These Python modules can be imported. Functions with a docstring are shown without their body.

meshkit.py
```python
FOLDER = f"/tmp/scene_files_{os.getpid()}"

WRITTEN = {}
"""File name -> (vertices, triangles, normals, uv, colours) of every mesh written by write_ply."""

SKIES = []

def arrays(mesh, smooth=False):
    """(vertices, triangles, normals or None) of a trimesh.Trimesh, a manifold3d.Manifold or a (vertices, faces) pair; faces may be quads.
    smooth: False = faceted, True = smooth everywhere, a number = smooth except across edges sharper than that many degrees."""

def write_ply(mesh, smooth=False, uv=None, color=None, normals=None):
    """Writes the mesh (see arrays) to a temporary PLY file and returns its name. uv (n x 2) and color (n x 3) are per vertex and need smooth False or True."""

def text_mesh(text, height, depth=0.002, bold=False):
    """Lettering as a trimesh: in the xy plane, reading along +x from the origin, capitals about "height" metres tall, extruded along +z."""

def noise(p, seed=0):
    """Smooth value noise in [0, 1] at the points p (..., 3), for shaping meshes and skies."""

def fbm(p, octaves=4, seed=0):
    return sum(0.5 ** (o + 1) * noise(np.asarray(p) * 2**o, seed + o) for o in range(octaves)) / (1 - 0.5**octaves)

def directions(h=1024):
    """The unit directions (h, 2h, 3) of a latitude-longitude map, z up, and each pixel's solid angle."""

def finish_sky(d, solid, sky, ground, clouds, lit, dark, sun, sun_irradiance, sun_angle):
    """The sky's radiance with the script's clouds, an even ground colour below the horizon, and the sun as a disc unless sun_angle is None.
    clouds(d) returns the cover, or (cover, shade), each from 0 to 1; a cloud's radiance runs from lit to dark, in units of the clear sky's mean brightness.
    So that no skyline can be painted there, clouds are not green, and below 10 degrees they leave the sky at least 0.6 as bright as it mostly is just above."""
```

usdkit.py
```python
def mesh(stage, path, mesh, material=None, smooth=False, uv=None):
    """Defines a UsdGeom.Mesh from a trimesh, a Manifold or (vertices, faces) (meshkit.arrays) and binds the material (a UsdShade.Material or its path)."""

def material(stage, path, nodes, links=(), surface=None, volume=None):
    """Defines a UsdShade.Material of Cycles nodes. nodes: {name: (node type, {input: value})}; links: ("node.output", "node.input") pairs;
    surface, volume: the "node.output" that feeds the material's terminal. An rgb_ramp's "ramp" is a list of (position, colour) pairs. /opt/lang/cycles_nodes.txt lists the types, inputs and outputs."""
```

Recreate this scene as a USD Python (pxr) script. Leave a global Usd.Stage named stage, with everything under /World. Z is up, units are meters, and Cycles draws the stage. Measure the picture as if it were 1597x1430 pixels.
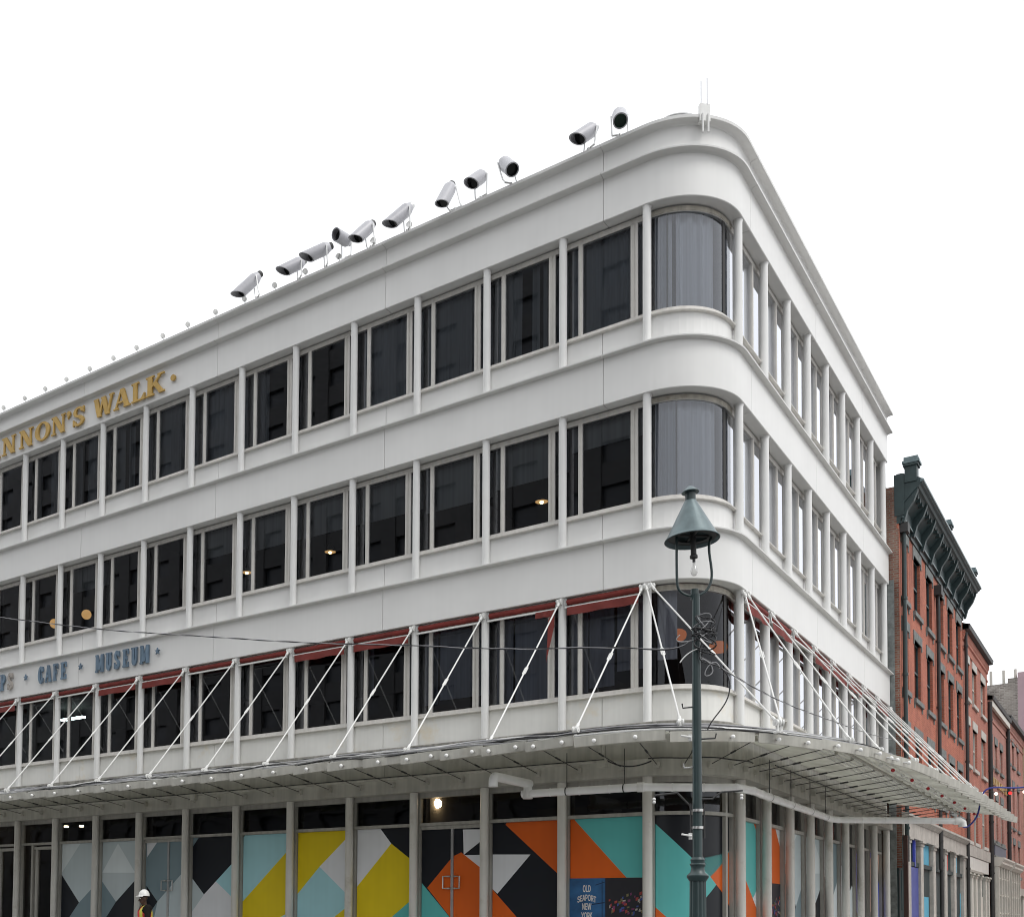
import json, math
import numpy as np
import trimesh
import manifold3d as m3
from scipy.interpolate import PchipInterpolator
from shapely.geometry import Polygon, Point, LineString, box as sbox
from shapely.ops import unary_union
from shapely import affinity
import meshkit, usdkit
from pxr import Usd, UsdGeom, UsdLux, UsdShade, Gf, Sdf, Vt

stage = Usd.Stage.CreateInMemory()
UsdGeom.SetStageUpAxis(stage, UsdGeom.Tokens.z)
UsdGeom.SetStageMetersPerUnit(stage, 1.0)
UsdGeom.Xform.Define(stage, '/World')
UsdGeom.Scope.Define(stage, '/World/Looks')
rng = np.random.default_rng(7)

# ------------------------------------------------------------------ camera
CAM = np.array([8.04504, -20.62006, 1.35])
YAW, PIT, ROL = -0.64828785, 0.0413045, 0.01084336
F = np.array([math.sin(YAW) * math.cos(PIT), math.cos(YAW) * math.cos(PIT), math.sin(PIT)])
R_ = np.array([math.cos(YAW), -math.sin(YAW), 0.0]); U_ = np.cross(R_, F)
CR = R_ * math.cos(ROL) + U_ * math.sin(ROL); CU = -R_ * math.sin(ROL) + U_ * math.cos(ROL)
cam = UsdGeom.Camera.Define(stage, '/World/camera')
HA = 36.0
cam.CreateFocalLengthAttr(1683.8775 / 1597 * HA)
cam.CreateHorizontalApertureAttr(HA)
cam.CreateVerticalApertureAttr(HA * 916 / 1024)
cam.CreateHorizontalApertureOffsetAttr((798.5 - 532.817) / 1597 * HA)
cam.CreateVerticalApertureOffsetAttr((1357.247 - 715) / 1597 * HA)
cam.CreateClippingRangeAttr(Gf.Vec2f(0.1, 2000))
M = Gf.Matrix4d(*CR, 0, *CU, 0, *(-F), 0, *CAM, 1)
cam.AddTransformOp().Set(M)
cam.CreateExposureAttr(0.0)

# ------------------------------------------------------------------ sky and sun (bright overcast)
SUN = np.array([0.80, -0.05, 1.12]); SUN = SUN / np.linalg.norm(SUN)
sky_mat = usdkit.material(stage, '/World/Looks/sky', {
    'sky': ('sky_texture', {'sky_type': 'single_scattering', 'sun_disc': False, 'sun_elevation': math.asin(SUN[2]),
                            'sun_rotation': math.atan2(SUN[0], SUN[1]), 'aerosol_density': 3.0}),
    'tc': ('texture_coordinate', {}),
    'n': ('noise_texture', {'scale': 2.2, 'detail': 4.0, 'roughness': 0.5}),
    'r': ('rgb_ramp', {'ramp': [(0.0, (0.93, 0.93, 0.93)), (1.0, (1.0, 1.0, 1.0))]}),
    'cl': ('mix', {'mix_type': 'multiply', 'fac': 1.0, 'color1': (14.2, 14.4, 14.7)}),
    'm': ('mix', {'fac': 0.95}),
    'b': ('background_shader', {'strength': 0.1})},
    [('tc.generated', 'n.vector'), ('n.fac', 'r.fac'), ('r.color', 'cl.color2'), ('sky.color', 'm.color1'), ('cl.color', 'm.color2'), ('m.color', 'b.color')],
    surface='b.background')
dome = UsdLux.DomeLight.Define(stage, '/World/sky')
dome.CreateIntensityAttr(1.0)
UsdShade.MaterialBindingAPI.Apply(dome.GetPrim()).Bind(sky_mat)
dome.GetPrim().SetCustomDataByKey('kind', 'structure')
sun = UsdLux.DistantLight.Define(stage, '/World/sun')
sun.CreateIntensityAttr(0.40); sun.CreateAngleAttr(25.0); sun.CreateNormalizeAttr(True)
sun.CreateColorAttr(Gf.Vec3f(1.0, 0.98, 0.95))
zz = SUN; xx = np.cross([0, 0, 1.0], zz); xx /= np.linalg.norm(xx); yy = np.cross(zz, xx)
sun.AddTransformOp().Set(Gf.Matrix4d(*xx, 0, *yy, 0, *zz, 0, 0, 0, 60, 1))

# ------------------------------------------------------------------ materials
LK = '/World/Looks/'
def mat(name, col, rough=0.5, var=0.08, scale=2.5, streak=0.0, metal=0.0, bump=0.0, spec=0.5, dirt=None):
    """Paint, stone or metal whose tone wanders a little; streak adds rain streaks, dirt a second blotchy colour."""
    c = np.array(col, float)
    n = {'g': ('geometry', {}),
         'n': ('noise_texture', {'scale': scale, 'detail': 5.0, 'roughness': 0.6}),
         'r': ('rgb_ramp', {'ramp': [(0.3, tuple(np.clip(c * (1 - var), 0, 1))), (0.7, tuple(np.clip(c * (1 + var), 0, 1)))]}),
         'p': ('principled_bsdf', {'roughness': rough, 'metallic': metal, 'specular_ior_level': spec})}
    l = [('g.position', 'n.vector'), ('n.fac', 'r.fac')]
    out = 'r.color'
    if streak:
        n['mp'] = ('mapping', {'scale': (9.0, 9.0, 0.35)})
        n['n2'] = ('noise_texture', {'scale': 1.0, 'detail': 4.0})
        n['r2'] = ('rgb_ramp', {'ramp': [(0.35, (1 - streak,) * 3), (0.62, (1.0, 1.0, 1.0))]})
        n['x'] = ('mix', {'mix_type': 'multiply', 'fac': 1.0})
        l += [('g.position', 'mp.vector'), ('mp.vector', 'n2.vector'), ('n2.fac', 'r2.fac'), (out, 'x.color1'), ('r2.color', 'x.color2')]
        out = 'x.color'
    if dirt is not None:
        n['n3'] = ('noise_texture', {'scale': scale * 0.6, 'detail': 6.0, 'roughness': 0.7})
        n['r3'] = ('rgb_ramp', {'ramp': [(0.56, (0, 0, 0)), (0.72, (1, 1, 1))]})
        n['y'] = ('mix', {'color2': tuple(dirt)})
        l += [('g.position', 'n3.vector'), ('n3.fac', 'r3.fac'), ('r3.color', 'y.fac'), (out, 'y.color1')]
        out = 'y.color'
    l.append((out, 'p.base_color'))
    if bump:
        n['nb'] = ('noise_texture', {'scale': scale * 12, 'detail': 4.0})
        n['b'] = ('bump', {'strength': bump, 'distance': 0.01})
        l += [('g.position', 'nb.vector'), ('nb.fac', 'b.height'), ('b.normal', 'p.normal')]
    return usdkit.material(stage, LK + name, n, l, surface='p.BSDF')

def emit(name, col, strength):
    return usdkit.material(stage, LK + name, {'e': ('emission', {'color': col, 'strength': strength})}, [], surface='e.emission')

def pane_glass(name, tint, boost=1.0, wav=0.03, ior=1.5):
    """Thin window pane: tinted see-through mixed with a mirror by fresnel, faintly wavy."""
    return usdkit.material(stage, LK + name, {
        'g': ('geometry', {}), 'n': ('noise_texture', {'scale': 0.9, 'detail': 1.0}),
        'b': ('bump', {'strength': wav, 'distance': 0.2}),
        't': ('transparent_bsdf', {'color': tint}), 's': ('glossy_bsdf', {'color': (0.93, 0.95, 1.0), 'roughness': 0.0}),
        'f': ('fresnel', {'IOR': ior}), 'k': ('math', {'math_type': 'multiply', 'value2': boost, 'use_clamp': True}), 'm': ('mix_closure', {})},
        [('g.position', 'n.vector'), ('n.fac', 'b.height'), ('b.normal', 's.normal'), ('f.fac', 'k.value1'), ('k.value', 'm.fac'), ('t.BSDF', 'm.closure1'), ('s.BSDF', 'm.closure2')], surface='m.closure')

def cloth(name, col, trans=0.3, pleat=0.0):
    n = {'d': ('diffuse_bsdf', {}), 't': ('translucent_bsdf', {}), 'm': ('mix_closure', {'fac': trans}), 'g': ('geometry', {}),
         'n': ('noise_texture', {'scale': 1.0, 'detail': 3.0}), 'mp': ('mapping', {'scale': (14.0, 14.0, 0.2)}),
         'r': ('rgb_ramp', {'ramp': [(0.3, tuple(np.array(col) * 0.75)), (0.7, tuple(col))]})}
    return usdkit.material(stage, LK + name, n, [('g.position', 'mp.vector'), ('mp.vector', 'n.vector'), ('n.fac', 'r.fac'), ('r.color', 'd.color'), ('r.color', 't.color'), ('d.BSDF', 'm.closure1'), ('t.BSDF', 'm.closure2')], surface='m.closure')

def brick_mat(name, c1, c2, mortar, bw=0.21, rh=0.072, ms=0.012, blotch=(0.75, 1.1), soot=None):
    """Bricks along x+y and z, so that they turn the corner into every reveal."""
    n = {'g': ('geometry', {}), 's': ('separate_xyz', {}), 'a': ('math', {'math_type': 'add'}), 'c': ('combine_xyz', {}),
         'b': ('brick_texture', {'color1': c1, 'color2': c2, 'mortar': mortar, 'scale': 1.0, 'mortar_size': ms, 'brick_width': bw, 'row_height': rh, 'bias': 0.0}),
         'n': ('noise_texture', {'scale': 0.9, 'detail': 6.0, 'roughness': 0.65}),
         'r': ('rgb_ramp', {'ramp': [(0.3, (blotch[0],) * 3), (0.7, (blotch[1],) * 3)]}),
         'x': ('mix', {'mix_type': 'multiply', 'fac': 1.0}),
         'u': ('bump', {'strength': 0.5, 'distance': 0.01, 'invert': True}),
         'p': ('principled_bsdf', {'roughness': 0.85, 'specular_ior_level': 0.25})}
    l = [('g.position', 's.vector'), ('s.x', 'a.value1'), ('s.y', 'a.value2'), ('a.value', 'c.x'), ('s.z', 'c.y'), ('c.vector', 'b.vector'),
         ('g.position', 'n.vector'), ('n.fac', 'r.fac'), ('b.color', 'x.color1'), ('r.color', 'x.color2'), ('b.fac', 'u.height'), ('u.normal', 'p.normal')]
    out = 'x.color'
    if soot:
        n['mp'] = ('mapping', {'scale': (1.6, 1.6, 0.25)}); n['n2'] = ('noise_texture', {'scale': 1.0, 'detail': 5.0})
        n['r2'] = ('rgb_ramp', {'ramp': [(0.55, (0, 0, 0)), (0.8, (0.75, 0.75, 0.75))]}); n['y'] = ('mix', {'color2': soot})
        l += [('g.position', 'mp.vector'), ('mp.vector', 'n2.vector'), ('n2.fac', 'r2.fac'), ('r2.color', 'y.fac'), (out, 'y.color1')]; out = 'y.color'
    l.append((out, 'p.base_color'))
    return usdkit.material(stage, LK + name, n, l, surface='p.BSDF')

m_white = mat('white_panel', (0.735, 0.732, 0.715), 0.40, 0.035, 0.7, streak=0.018, spec=0.4)
m_col = mat('white_column_paint', (0.735, 0.735, 0.72), 0.35, 0.04, 1.5, streak=0.04, spec=0.45)
m_gcol = mat('grey_column_paint', (0.66, 0.645, 0.60), 0.5, 0.08, 1.2, streak=0.12, dirt=(0.42, 0.39, 0.33))
m_frame = mat('window_frame_paint', (0.66, 0.64, 0.60), 0.45, 0.06, 3.0, streak=0.12)
m_fdirty = mat('dirty_frame_paint', (0.47, 0.44, 0.38), 0.6, 0.14, 3.0, streak=0.25, dirt=(0.2, 0.17, 0.13))
m_gframe = mat('storefront_frame_paint', (0.40, 0.39, 0.355), 0.55, 0.08, 2.0, streak=0.2)
m_stain = mat('stained_white_paint', (0.74, 0.735, 0.70), 0.5, 0.05, 1.4, streak=0.04, dirt=(0.70, 0.63, 0.50))
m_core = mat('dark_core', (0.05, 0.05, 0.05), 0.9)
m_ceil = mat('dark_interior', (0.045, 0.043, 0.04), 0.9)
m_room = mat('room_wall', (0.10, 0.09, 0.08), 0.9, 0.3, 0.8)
m_glass = pane_glass('tinted_pane', (0.66, 0.68, 0.70), 1.35, 0.0015, ior=1.85)
m_glassc = pane_glass('curved_pane', (0.82, 0.84, 0.87), 1.2, 0.003, ior=1.8)
m_glassb = pane_glass('brightened_side_pane', (0.60, 0.62, 0.64), 2.3, 0.0, ior=1.85)  # same window glass, mirror share raised so the side panes look brighter
m_glassd = pane_glass('dimmed_curved_pane', (0.62, 0.62, 0.62), 0.75, 0.003, ior=1.5)  # curved glass again, mirror share cut to darken the lowest corner reflection
m_glassg = pane_glass('shop_pane', (0.55, 0.55, 0.55), 1.0)
m_curt = cloth('curtain_grey', (0.66, 0.71, 0.76), 0.3)
m_curtl = cloth('curtain_light', (0.82, 0.85, 0.89), 0.2)
m_blind = cloth('blind_slat', (0.56, 0.60, 0.64), 0.3)
m_shade = cloth('roller_shade', (0.60, 0.63, 0.64), 0.25)
m_shade2 = cloth('blue_grey_shade', (0.50, 0.54, 0.64), 0.25)
m_red = mat('red_awning_cloth', (0.17, 0.02, 0.015), 0.8, 0.25, 3.0)
m_redv = mat('red_valance_cloth', (0.165, 0.024, 0.018), 0.8, 0.15, 3.0)
m_metal = mat('white_metal', (0.72, 0.72, 0.70), 0.35, 0.05)
m_galv = mat('galvanised_steel', (0.55, 0.55, 0.54), 0.32, 0.1, 4.0, metal=0.85)
m_alu = mat('brushed_aluminium', (0.80, 0.80, 0.79), 0.25, 0.06, 4.0, spec=0.7)
m_gtan = mat('grimy_canopy_paint', (0.49, 0.48, 0.43), 0.6, 0.12, 1.6, streak=0.18, dirt=(0.36, 0.34, 0.29))
m_flash = mat('weathered_flashing', (0.30, 0.29, 0.26), 0.6, 0.18, 2.0, streak=0.35)
m_dark = mat('black_iron', (0.03, 0.03, 0.03), 0.55, 0.2, 6.0)
m_black = mat('black_rubber', (0.02, 0.02, 0.022), 0.6, 0.2)
m_greyc = mat('grey_cable', (0.30, 0.30, 0.31), 0.55, 0.2)
m_bulb = mat('opal_bulb', (0.82, 0.82, 0.80), 0.2, 0.02)
m_corn = mat('blackish_green_paint', (0.023, 0.042, 0.044), 0.5, 0.2, 4.0)
m_green = mat('dark_green_paint', (0.024, 0.043, 0.044), 0.38, 0.2, 4.0, streak=0.2)
m_greenl = mat('weathered_green_metal', (0.14, 0.19, 0.20), 0.4, 0.25, 3.5, streak=0.2, metal=0.3)
m_gold = mat('gold_leaf', (0.48, 0.31, 0.085), 0.42, 0.15, 4.0, metal=0.35)
m_bluel = mat('blue_letter_paint', (0.125, 0.19, 0.26), 0.5, 0.25, 5.0, streak=0.3)
m_greyl = mat('faded_grey_letter_paint', (0.34, 0.31, 0.28), 0.6, 0.2, 5.0)
m_canopy = usdkit.material(stage, LK + 'canopy_glass', {
    'g': ('geometry', {}), 'n': ('noise_texture', {'scale': 1.3, 'detail': 6.0}), 'r': ('rgb_ramp', {'ramp': [(0.3, (0.56, 0.56, 0.51)), (0.7, (0.74, 0.74, 0.69))]}),
    'd': ('principled_bsdf', {'roughness': 0.4}), 't': ('translucent_bsdf', {}), 'm': ('mix_closure', {'fac': 0.5})},
    [('g.position', 'n.vector'), ('n.fac', 'r.fac'), ('r.color', 'd.base_color'), ('r.color', 't.color'), ('d.BSDF', 'm.closure1'), ('t.BSDF', 'm.closure2')], surface='m.closure')
m_brick = brick_mat('red_brick', (0.52, 0.155, 0.09), (0.40, 0.105, 0.065), (0.40, 0.20, 0.15), soot=(0.09, 0.035, 0.03))
m_brick2 = brick_mat('faded_red_brick', (0.50, 0.165, 0.11), (0.41, 0.125, 0.09), (0.42, 0.24, 0.19))
m_brick3 = brick_mat('pink_red_brick', (0.47, 0.20, 0.155), (0.39, 0.155, 0.125), (0.42, 0.28, 0.24))
m_rough = brick_mat('patched_party_brick', (0.17, 0.05, 0.035), (0.22, 0.11, 0.08), (0.20, 0.17, 0.14), 0.20, 0.075, 0.014, (0.35, 1.4), soot=(0.30, 0.27, 0.23))
m_rubble = brick_mat('grey_rubble_brick', (0.16, 0.13, 0.12), (0.36, 0.33, 0.30), (0.36, 0.34, 0.31), 0.26, 0.10, 0.02, (0.5, 1.3), soot=(0.35, 0.32, 0.29))
m_lintel = mat('weathered_lintel_stone', (0.17, 0.185, 0.18), 0.85, 0.35, 6.0, bump=0.3)
m_lintelw = mat('pale_lintel_stone', (0.50, 0.48, 0.44), 0.8, 0.1, 4.0)
m_granite = mat('granite', (0.46, 0.43, 0.39), 0.75, 0.14, 5.0, streak=0.25, dirt=(0.30, 0.27, 0.24))
m_sash = mat('pale_sash_paint', (0.58, 0.56, 0.50), 0.55, 0.08)
m_shut = mat('dark_green_shutter', (0.02, 0.04, 0.042), 0.5, 0.2)
m_asph = mat('asphalt', (0.10, 0.10, 0.10), 0.9, 0.25, 1.5, bump=0.3)
m_pave = mat('concrete_pavement', (0.42, 0.41, 0.39), 0.85, 0.15, 0.8, bump=0.2)
m_roof = mat('roofing', (0.10, 0.10, 0.10), 0.9, 0.2)
MUR = {'gray': (0.54, 0.625, 0.65), 'light': (0.72, 0.79, 0.81), 'lightgray': (0.55, 0.62, 0.64), 'black': (0.008, 0.010, 0.015), 'slate': (0.21, 0.29, 0.325),
       'white': (0.77, 0.79, 0.82), 'blue': (0.40, 0.70, 0.76), 'yellow': (0.78, 0.60, 0.012), 'teal': (0.12, 0.52, 0.50), 'orange': (0.72, 0.125, 0.01),
       'royal': (0.06, 0.085, 0.48), 'peach': (0.70, 0.42, 0.33), 'dark': (0.11, 0.105, 0.10)}
m_mur = {k: mat('mural_' + k, v, 0.38, 0.05, 0.8, spec=0.4, streak=0.03) for k, v in MUR.items()}

# ------------------------------------------------------------------ scene helpers
_used = {}
def upath(parent, name):
    k = (parent, name); n = _used.get(k, 0); _used[k] = n + 1
    return f'{parent}/{name}' if n == 0 else f'{parent}/{name}_{n:03d}'

def keys(prim, **kw):
    for k, v in kw.items():
        if v: prim.SetCustomDataByKey(k, v)

class Thing:
    def __init__(s, name, label=None, cat=None, loc=(0, 0, 0), group=None, kind=None):
        s.path = upath('/World', name); s.loc = np.array(loc, float)
        x = UsdGeom.Xform.Define(stage, s.path); x.AddTranslateOp().Set(Gf.Vec3d(*map(float, loc)))
        keys(x.GetPrim(), label=label, category=cat, group=group, kind=kind)
    def part(s, name, mesh, m, parent=None, smooth=False, label=None, kind=None):
        """A mesh given in world coordinates, stored relative to the thing's base."""
        p = upath(parent or s.path, name)
        v, f = tri(mesh)
        q = usdkit.mesh(stage, p, trimesh.Trimesh(v - s.loc, f, process=False), m, smooth)
        keys(q.GetPrim(), label=label, kind=kind)
        return p

def struct(name, mesh, m, kind='structure', label=None):
    q = usdkit.mesh(stage, upath('/World', name), mesh, m); keys(q.GetPrim(), kind=kind, label=label)

def single(name, mesh, m, label, cat, group=None, smooth=False):
    q = usdkit.mesh(stage, upath('/World', name), mesh, m, smooth); keys(q.GetPrim(), label=label, category=cat, group=group)

def copy_of(src, name, label, cat, group, matrix):
    p = upath('/World', name); x = UsdGeom.Xform.Define(stage, p)
    x.GetPrim().GetReferences().AddInternalReference(Sdf.Path(src)); x.GetPrim().SetInstanceable(True)
    x.ClearXformOpOrder(); x.AddTransformOp(opSuffix='place').Set(matrix)
    keys(x.GetPrim(), label=label, category=cat, group=group)

def tri(mesh):
    v, f, _ = meshkit.arrays(mesh); return v, f

def cat_(ms):
    vs, fs, o = [], [], 0
    for m in ms:
        v, f = tri(m); vs.append(v); fs.append(f + o); o += len(v)
    return trimesh.Trimesh(np.vstack(vs), np.vstack(fs), process=False)

def fix(t):
    if t.volume < 0: t.invert()
    return t

def bx(x0, x1, y0, y1, z0, z1):
    b = trimesh.creation.box((abs(x1 - x0), abs(y1 - y0), abs(z1 - z0)))
    b.apply_translation(((x0 + x1) / 2, (y0 + y1) / 2, (z0 + z1) / 2)); return b

def cyl(p, q, r, n=12, r2=None):
    p, q = np.array(p, float), np.array(q, float); r2 = r if r2 is None else r2
    return lathe([(0, 0), (r, 0), (r2, 1), (0, 1)], p, q, n)

def lathe(prof, p, q, n=16):
    """Profile (radius, t) turned about the line p-q; t runs 0 to 1 from p to q."""
    p, q = np.array(p, float), np.array(q, float); d = q - p; L = np.linalg.norm(d); d /= L
    a = np.array([1.0, 0, 0]) if abs(d[0]) < 0.9 else np.array([0, 1.0, 0])
    u = np.cross(d, a); u /= np.linalg.norm(u); w = np.cross(d, u)
    th = np.arange(n) * 2 * np.pi / n; ring = np.cos(th)[:, None] * u + np.sin(th)[:, None] * w
    V = [p + d * L * t + ring * max(r, 1e-5) for r, t in prof]; k = len(prof); Fc = []
    for i in range(k - 1):
        for j in range(n):
            a0, a1, b0, b1 = i * n + j, i * n + (j + 1) % n, (i + 1) * n + j, (i + 1) * n + (j + 1) % n
            Fc += [(a0, a1, b1), (a0, b1, b0)]
    t = trimesh.Trimesh(np.vstack(V), Fc, process=False)
    return fix(t)

def tube(pts, r, n=8):
    P = np.array(pts, float); k = len(P)
    T = np.gradient(P, axis=0); T /= np.linalg.norm(T, axis=1)[:, None]
    u = np.cross(T[0], [0.3, 0.5, 0.8]); u /= np.linalg.norm(u); th = np.arange(n) * 2 * np.pi / n; V = []
    for i in range(k):
        u = u - T[i] * (u @ T[i]); u /= np.linalg.norm(u); w = np.cross(T[i], u)
        rr = r[i] if np.ndim(r) else r
        V.append(P[i] + rr * (np.cos(th)[:, None] * u + np.sin(th)[:, None] * w))
    Fc = []
    for i in range(k - 1):
        for j in range(n):
            a0, a1, b0, b1 = i * n + j, i * n + (j + 1) % n, (i + 1) * n + j, (i + 1) * n + (j + 1) % n
            Fc += [(a0, a1, b1), (a0, b1, b0)]
    V = np.vstack(V + [P[:1], P[-1:]]); c0, c1 = k * n, k * n + 1
    for j in range(n):
        Fc += [(c0, (j + 1) % n, j), (c1, (k - 1) * n + j, (k - 1) * n + (j + 1) % n)]
    return fix(trimesh.Trimesh(V, Fc, process=False))

def smooth_line(pts, n=24):
    P = np.array(pts, float); t = np.r_[0, np.cumsum(np.linalg.norm(np.diff(P, axis=0), axis=1))]
    from scipy.interpolate import CubicSpline
    return CubicSpline(t, P)(np.linspace(0, t[-1], n))

def ball(c, r, n=2, sc=(1, 1, 1)):
    s = trimesh.creation.icosphere(subdivisions=n, radius=r); s.apply_scale(sc); s.apply_translation(c); return s

# ------------------------------------------------------------------ the building line: s runs along front, round corner, along side
R0 = 1.35; LA = math.pi / 2 * R0; SB0 = LA + 0.153; PA, PB = 1.84, 1.823
S_W, S_E = -27.6, LA + 14.9          # far ends of the front and of the side
def P2(s, o):
    if s < 0: return np.array([s, -o])
    if s <= LA:
        a = s / R0; return np.array([(R0 + o) * math.sin(a), R0 - (R0 + o) * math.cos(a)])
    return np.array([R0 + o, R0 + s - LA])
def P3(s, o, z): return np.array([*P2(s, o), z])
def stations(s0, s1, fine=0.16):
    st = [s0] + [v for v in (0.0, LA) if s0 < v < s1]
    st += [v for v in np.arange(0, LA, fine) if s0 < v < s1]; st.append(s1)
    return sorted(set(np.round(st, 5)))
def sweep(prof, s0, s1, fine=0.16):
    """A closed (o, z) outline carried along the building line."""
    st = stations(s0, s1, fine); pg = Polygon(prof)
    if not pg.exterior.is_ccw: prof = prof[::-1]
    k = len(prof); V = np.array([P3(s, o, z) for s in st for o, z in prof]); Fc = []
    for i in range(len(st) - 1):
        for j in range(k):
            a, b, c, d = i * k + j, i * k + (j + 1) % k, (i + 1) * k + j, (i + 1) * k + (j + 1) % k
            Fc += [(a, b, d), (a, d, c)]
    cv, cf = trimesh.creation.triangulate_polygon(Polygon(prof), engine='earcut')
    idx = [int(np.argmin([(o - x) ** 2 + (z - y) ** 2 for o, z in prof])) for x, y in cv]
    for t in cf:
        a, b, c = (idx[i] for i in t); Fc += [(a, b, c), tuple(x + (len(st) - 1) * k for x in (c, b, a))]
    t = trimesh.Trimesh(V, Fc, process=False); trimesh.repair.fix_winding(t); return fix(t)
def seg(s0, s1, o0, o1, z0, z1): return sweep([(o0, z0), (o1, z0), (o1, z1), (o0, z1)], s0, s1)
def flat(poly, o, d=0.004):
    """Thin flat piece from polygon points (s, z) on the building line at offset o."""
    pg = Polygon(poly) if not isinstance(poly, Polygon) else poly
    e = trimesh.creation.extrude_polygon(pg, d, engine='earcut')
    if pg.bounds[2] > 0.02 and pg.bounds[0] < LA - 0.02:
        e = e.subdivide_to_size(0.09)
    v = np.array([P3(s, o + h, z) for s, z, h in e.vertices]); t = trimesh.Trimesh(v, e.faces, process=False); return fix(t)
def rowhouse(y, z):
    """Measured on a plane a little in front of the row's facade, moved back to it."""
    return -20.62 + (y + 20.62) * 1.01614, 1.35 + (z - 1.35) * 1.01614

# ------------------------------------------------------------------ ground
struct('ground', bx(-400, 400, -400, 400, -0.3, 0.0), m_asph)
pv = [P2(s, 5.2) for s in stations(S_W - 20, S_E, 0.1)]
pv += [P2(s, -1.0) for s in stations(S_W - 20, S_E, 0.4)][::-1]
e = trimesh.creation.extrude_polygon(Polygon(pv).buffer(0), 0.13, engine='earcut'); struct('pavement', e, m_pave)
struct('pavement', bx(1.2, 6.2, 16.4, 90, 0.0, 0.126), m_pave)

# ------------------------------------------------------------------ the white corner building
B = Thing('corner_building', 'white four-storey building with rounded corner and ribbon windows between slim round columns', 'building')
ZS = [(8.02, 9.04), (11.86, 12.87)]          # soffit and ledge heights of the two middle bands
ZW = [(5.24, 8.02), (9.04, 11.86), (12.87, 15.73)]
joints = [-28.26 + 5.475 * i for i in range(6)]
joints = [S_W] + [-22.82, -17.34, -11.84, -6.36, -0.885, LA + 0.62, LA + 5.95, LA + 11.25, S_E]
def fascia(zs, zl):
    return [(-0.26, zs), (0.10, zs), (0.115, zs + 0.012), (0.115, zl - 0.052), (0.15, zl - 0.04), (0.225, zl - 0.033), (0.23, zl - 0.006), (0.223, zl), (-0.14, zl + 0.012), (-0.26, zl)]
TOP = [(-0.26, 15.73), (0.10, 15.73), (0.115, 15.742), (0.115, 16.60), (0.16, 16.625), (0.27, 16.635), (0.275, 16.67), (0.265, 16.68), (0.125, 16.705), (0.115, 16.71),
       (0.115, 17.165), (0.16, 17.195), (0.285, 17.205), (0.29, 17.262), (0.275, 17.275), (-0.20, 17.285), (-0.22, 17.1), (-0.26, 17.1)]
for j in range(len(joints) - 1):
    a, b = joints[j] + 0.006, joints[j + 1] - 0.006
    for zs, zl in ZS:
        B.part('fascia_panel', sweep(fascia(zs, zl), a, b, 0.09), m_white, smooth=35)
    B.part('parapet_panel', sweep(TOP, a, b, 0.09), m_white, smooth=35)
    # weathered base band behind the canopy
    B.part('canopy_wall', seg(a, b, -0.019, 0.0, 4.502, 5.05), m_gtan)
    B.part('base_panel', sweep([(-0.26, 4.24), (-0.02, 4.24), (-0.02, 5.055), (0.12, 5.06), (0.14, 5.215), (0.13, 5.23), (-0.14, 5.245), (-0.26, 5.24)], a, b, 0.09), m_flash, smooth=35)
    for k, (zl, zs) in enumerate(ZW):
        a2, b2 = a - (0.12 if j else 0), b - (0.12 if j < len(joints) - 2 else 0)
        B.part('spandrel_panel', seg(a2, b2, -0.22, -0.115, zl + 0.014, zl + 0.63), m_stain if k == 0 else m_white)
for zs, zl in ZS + [(15.73, 17.0)]:
    B.part('band_core', seg(S_W + 0.02, S_E - 0.02, -0.24, 0.08, zs + 0.06, zl - 0.16), m_core)
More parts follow.
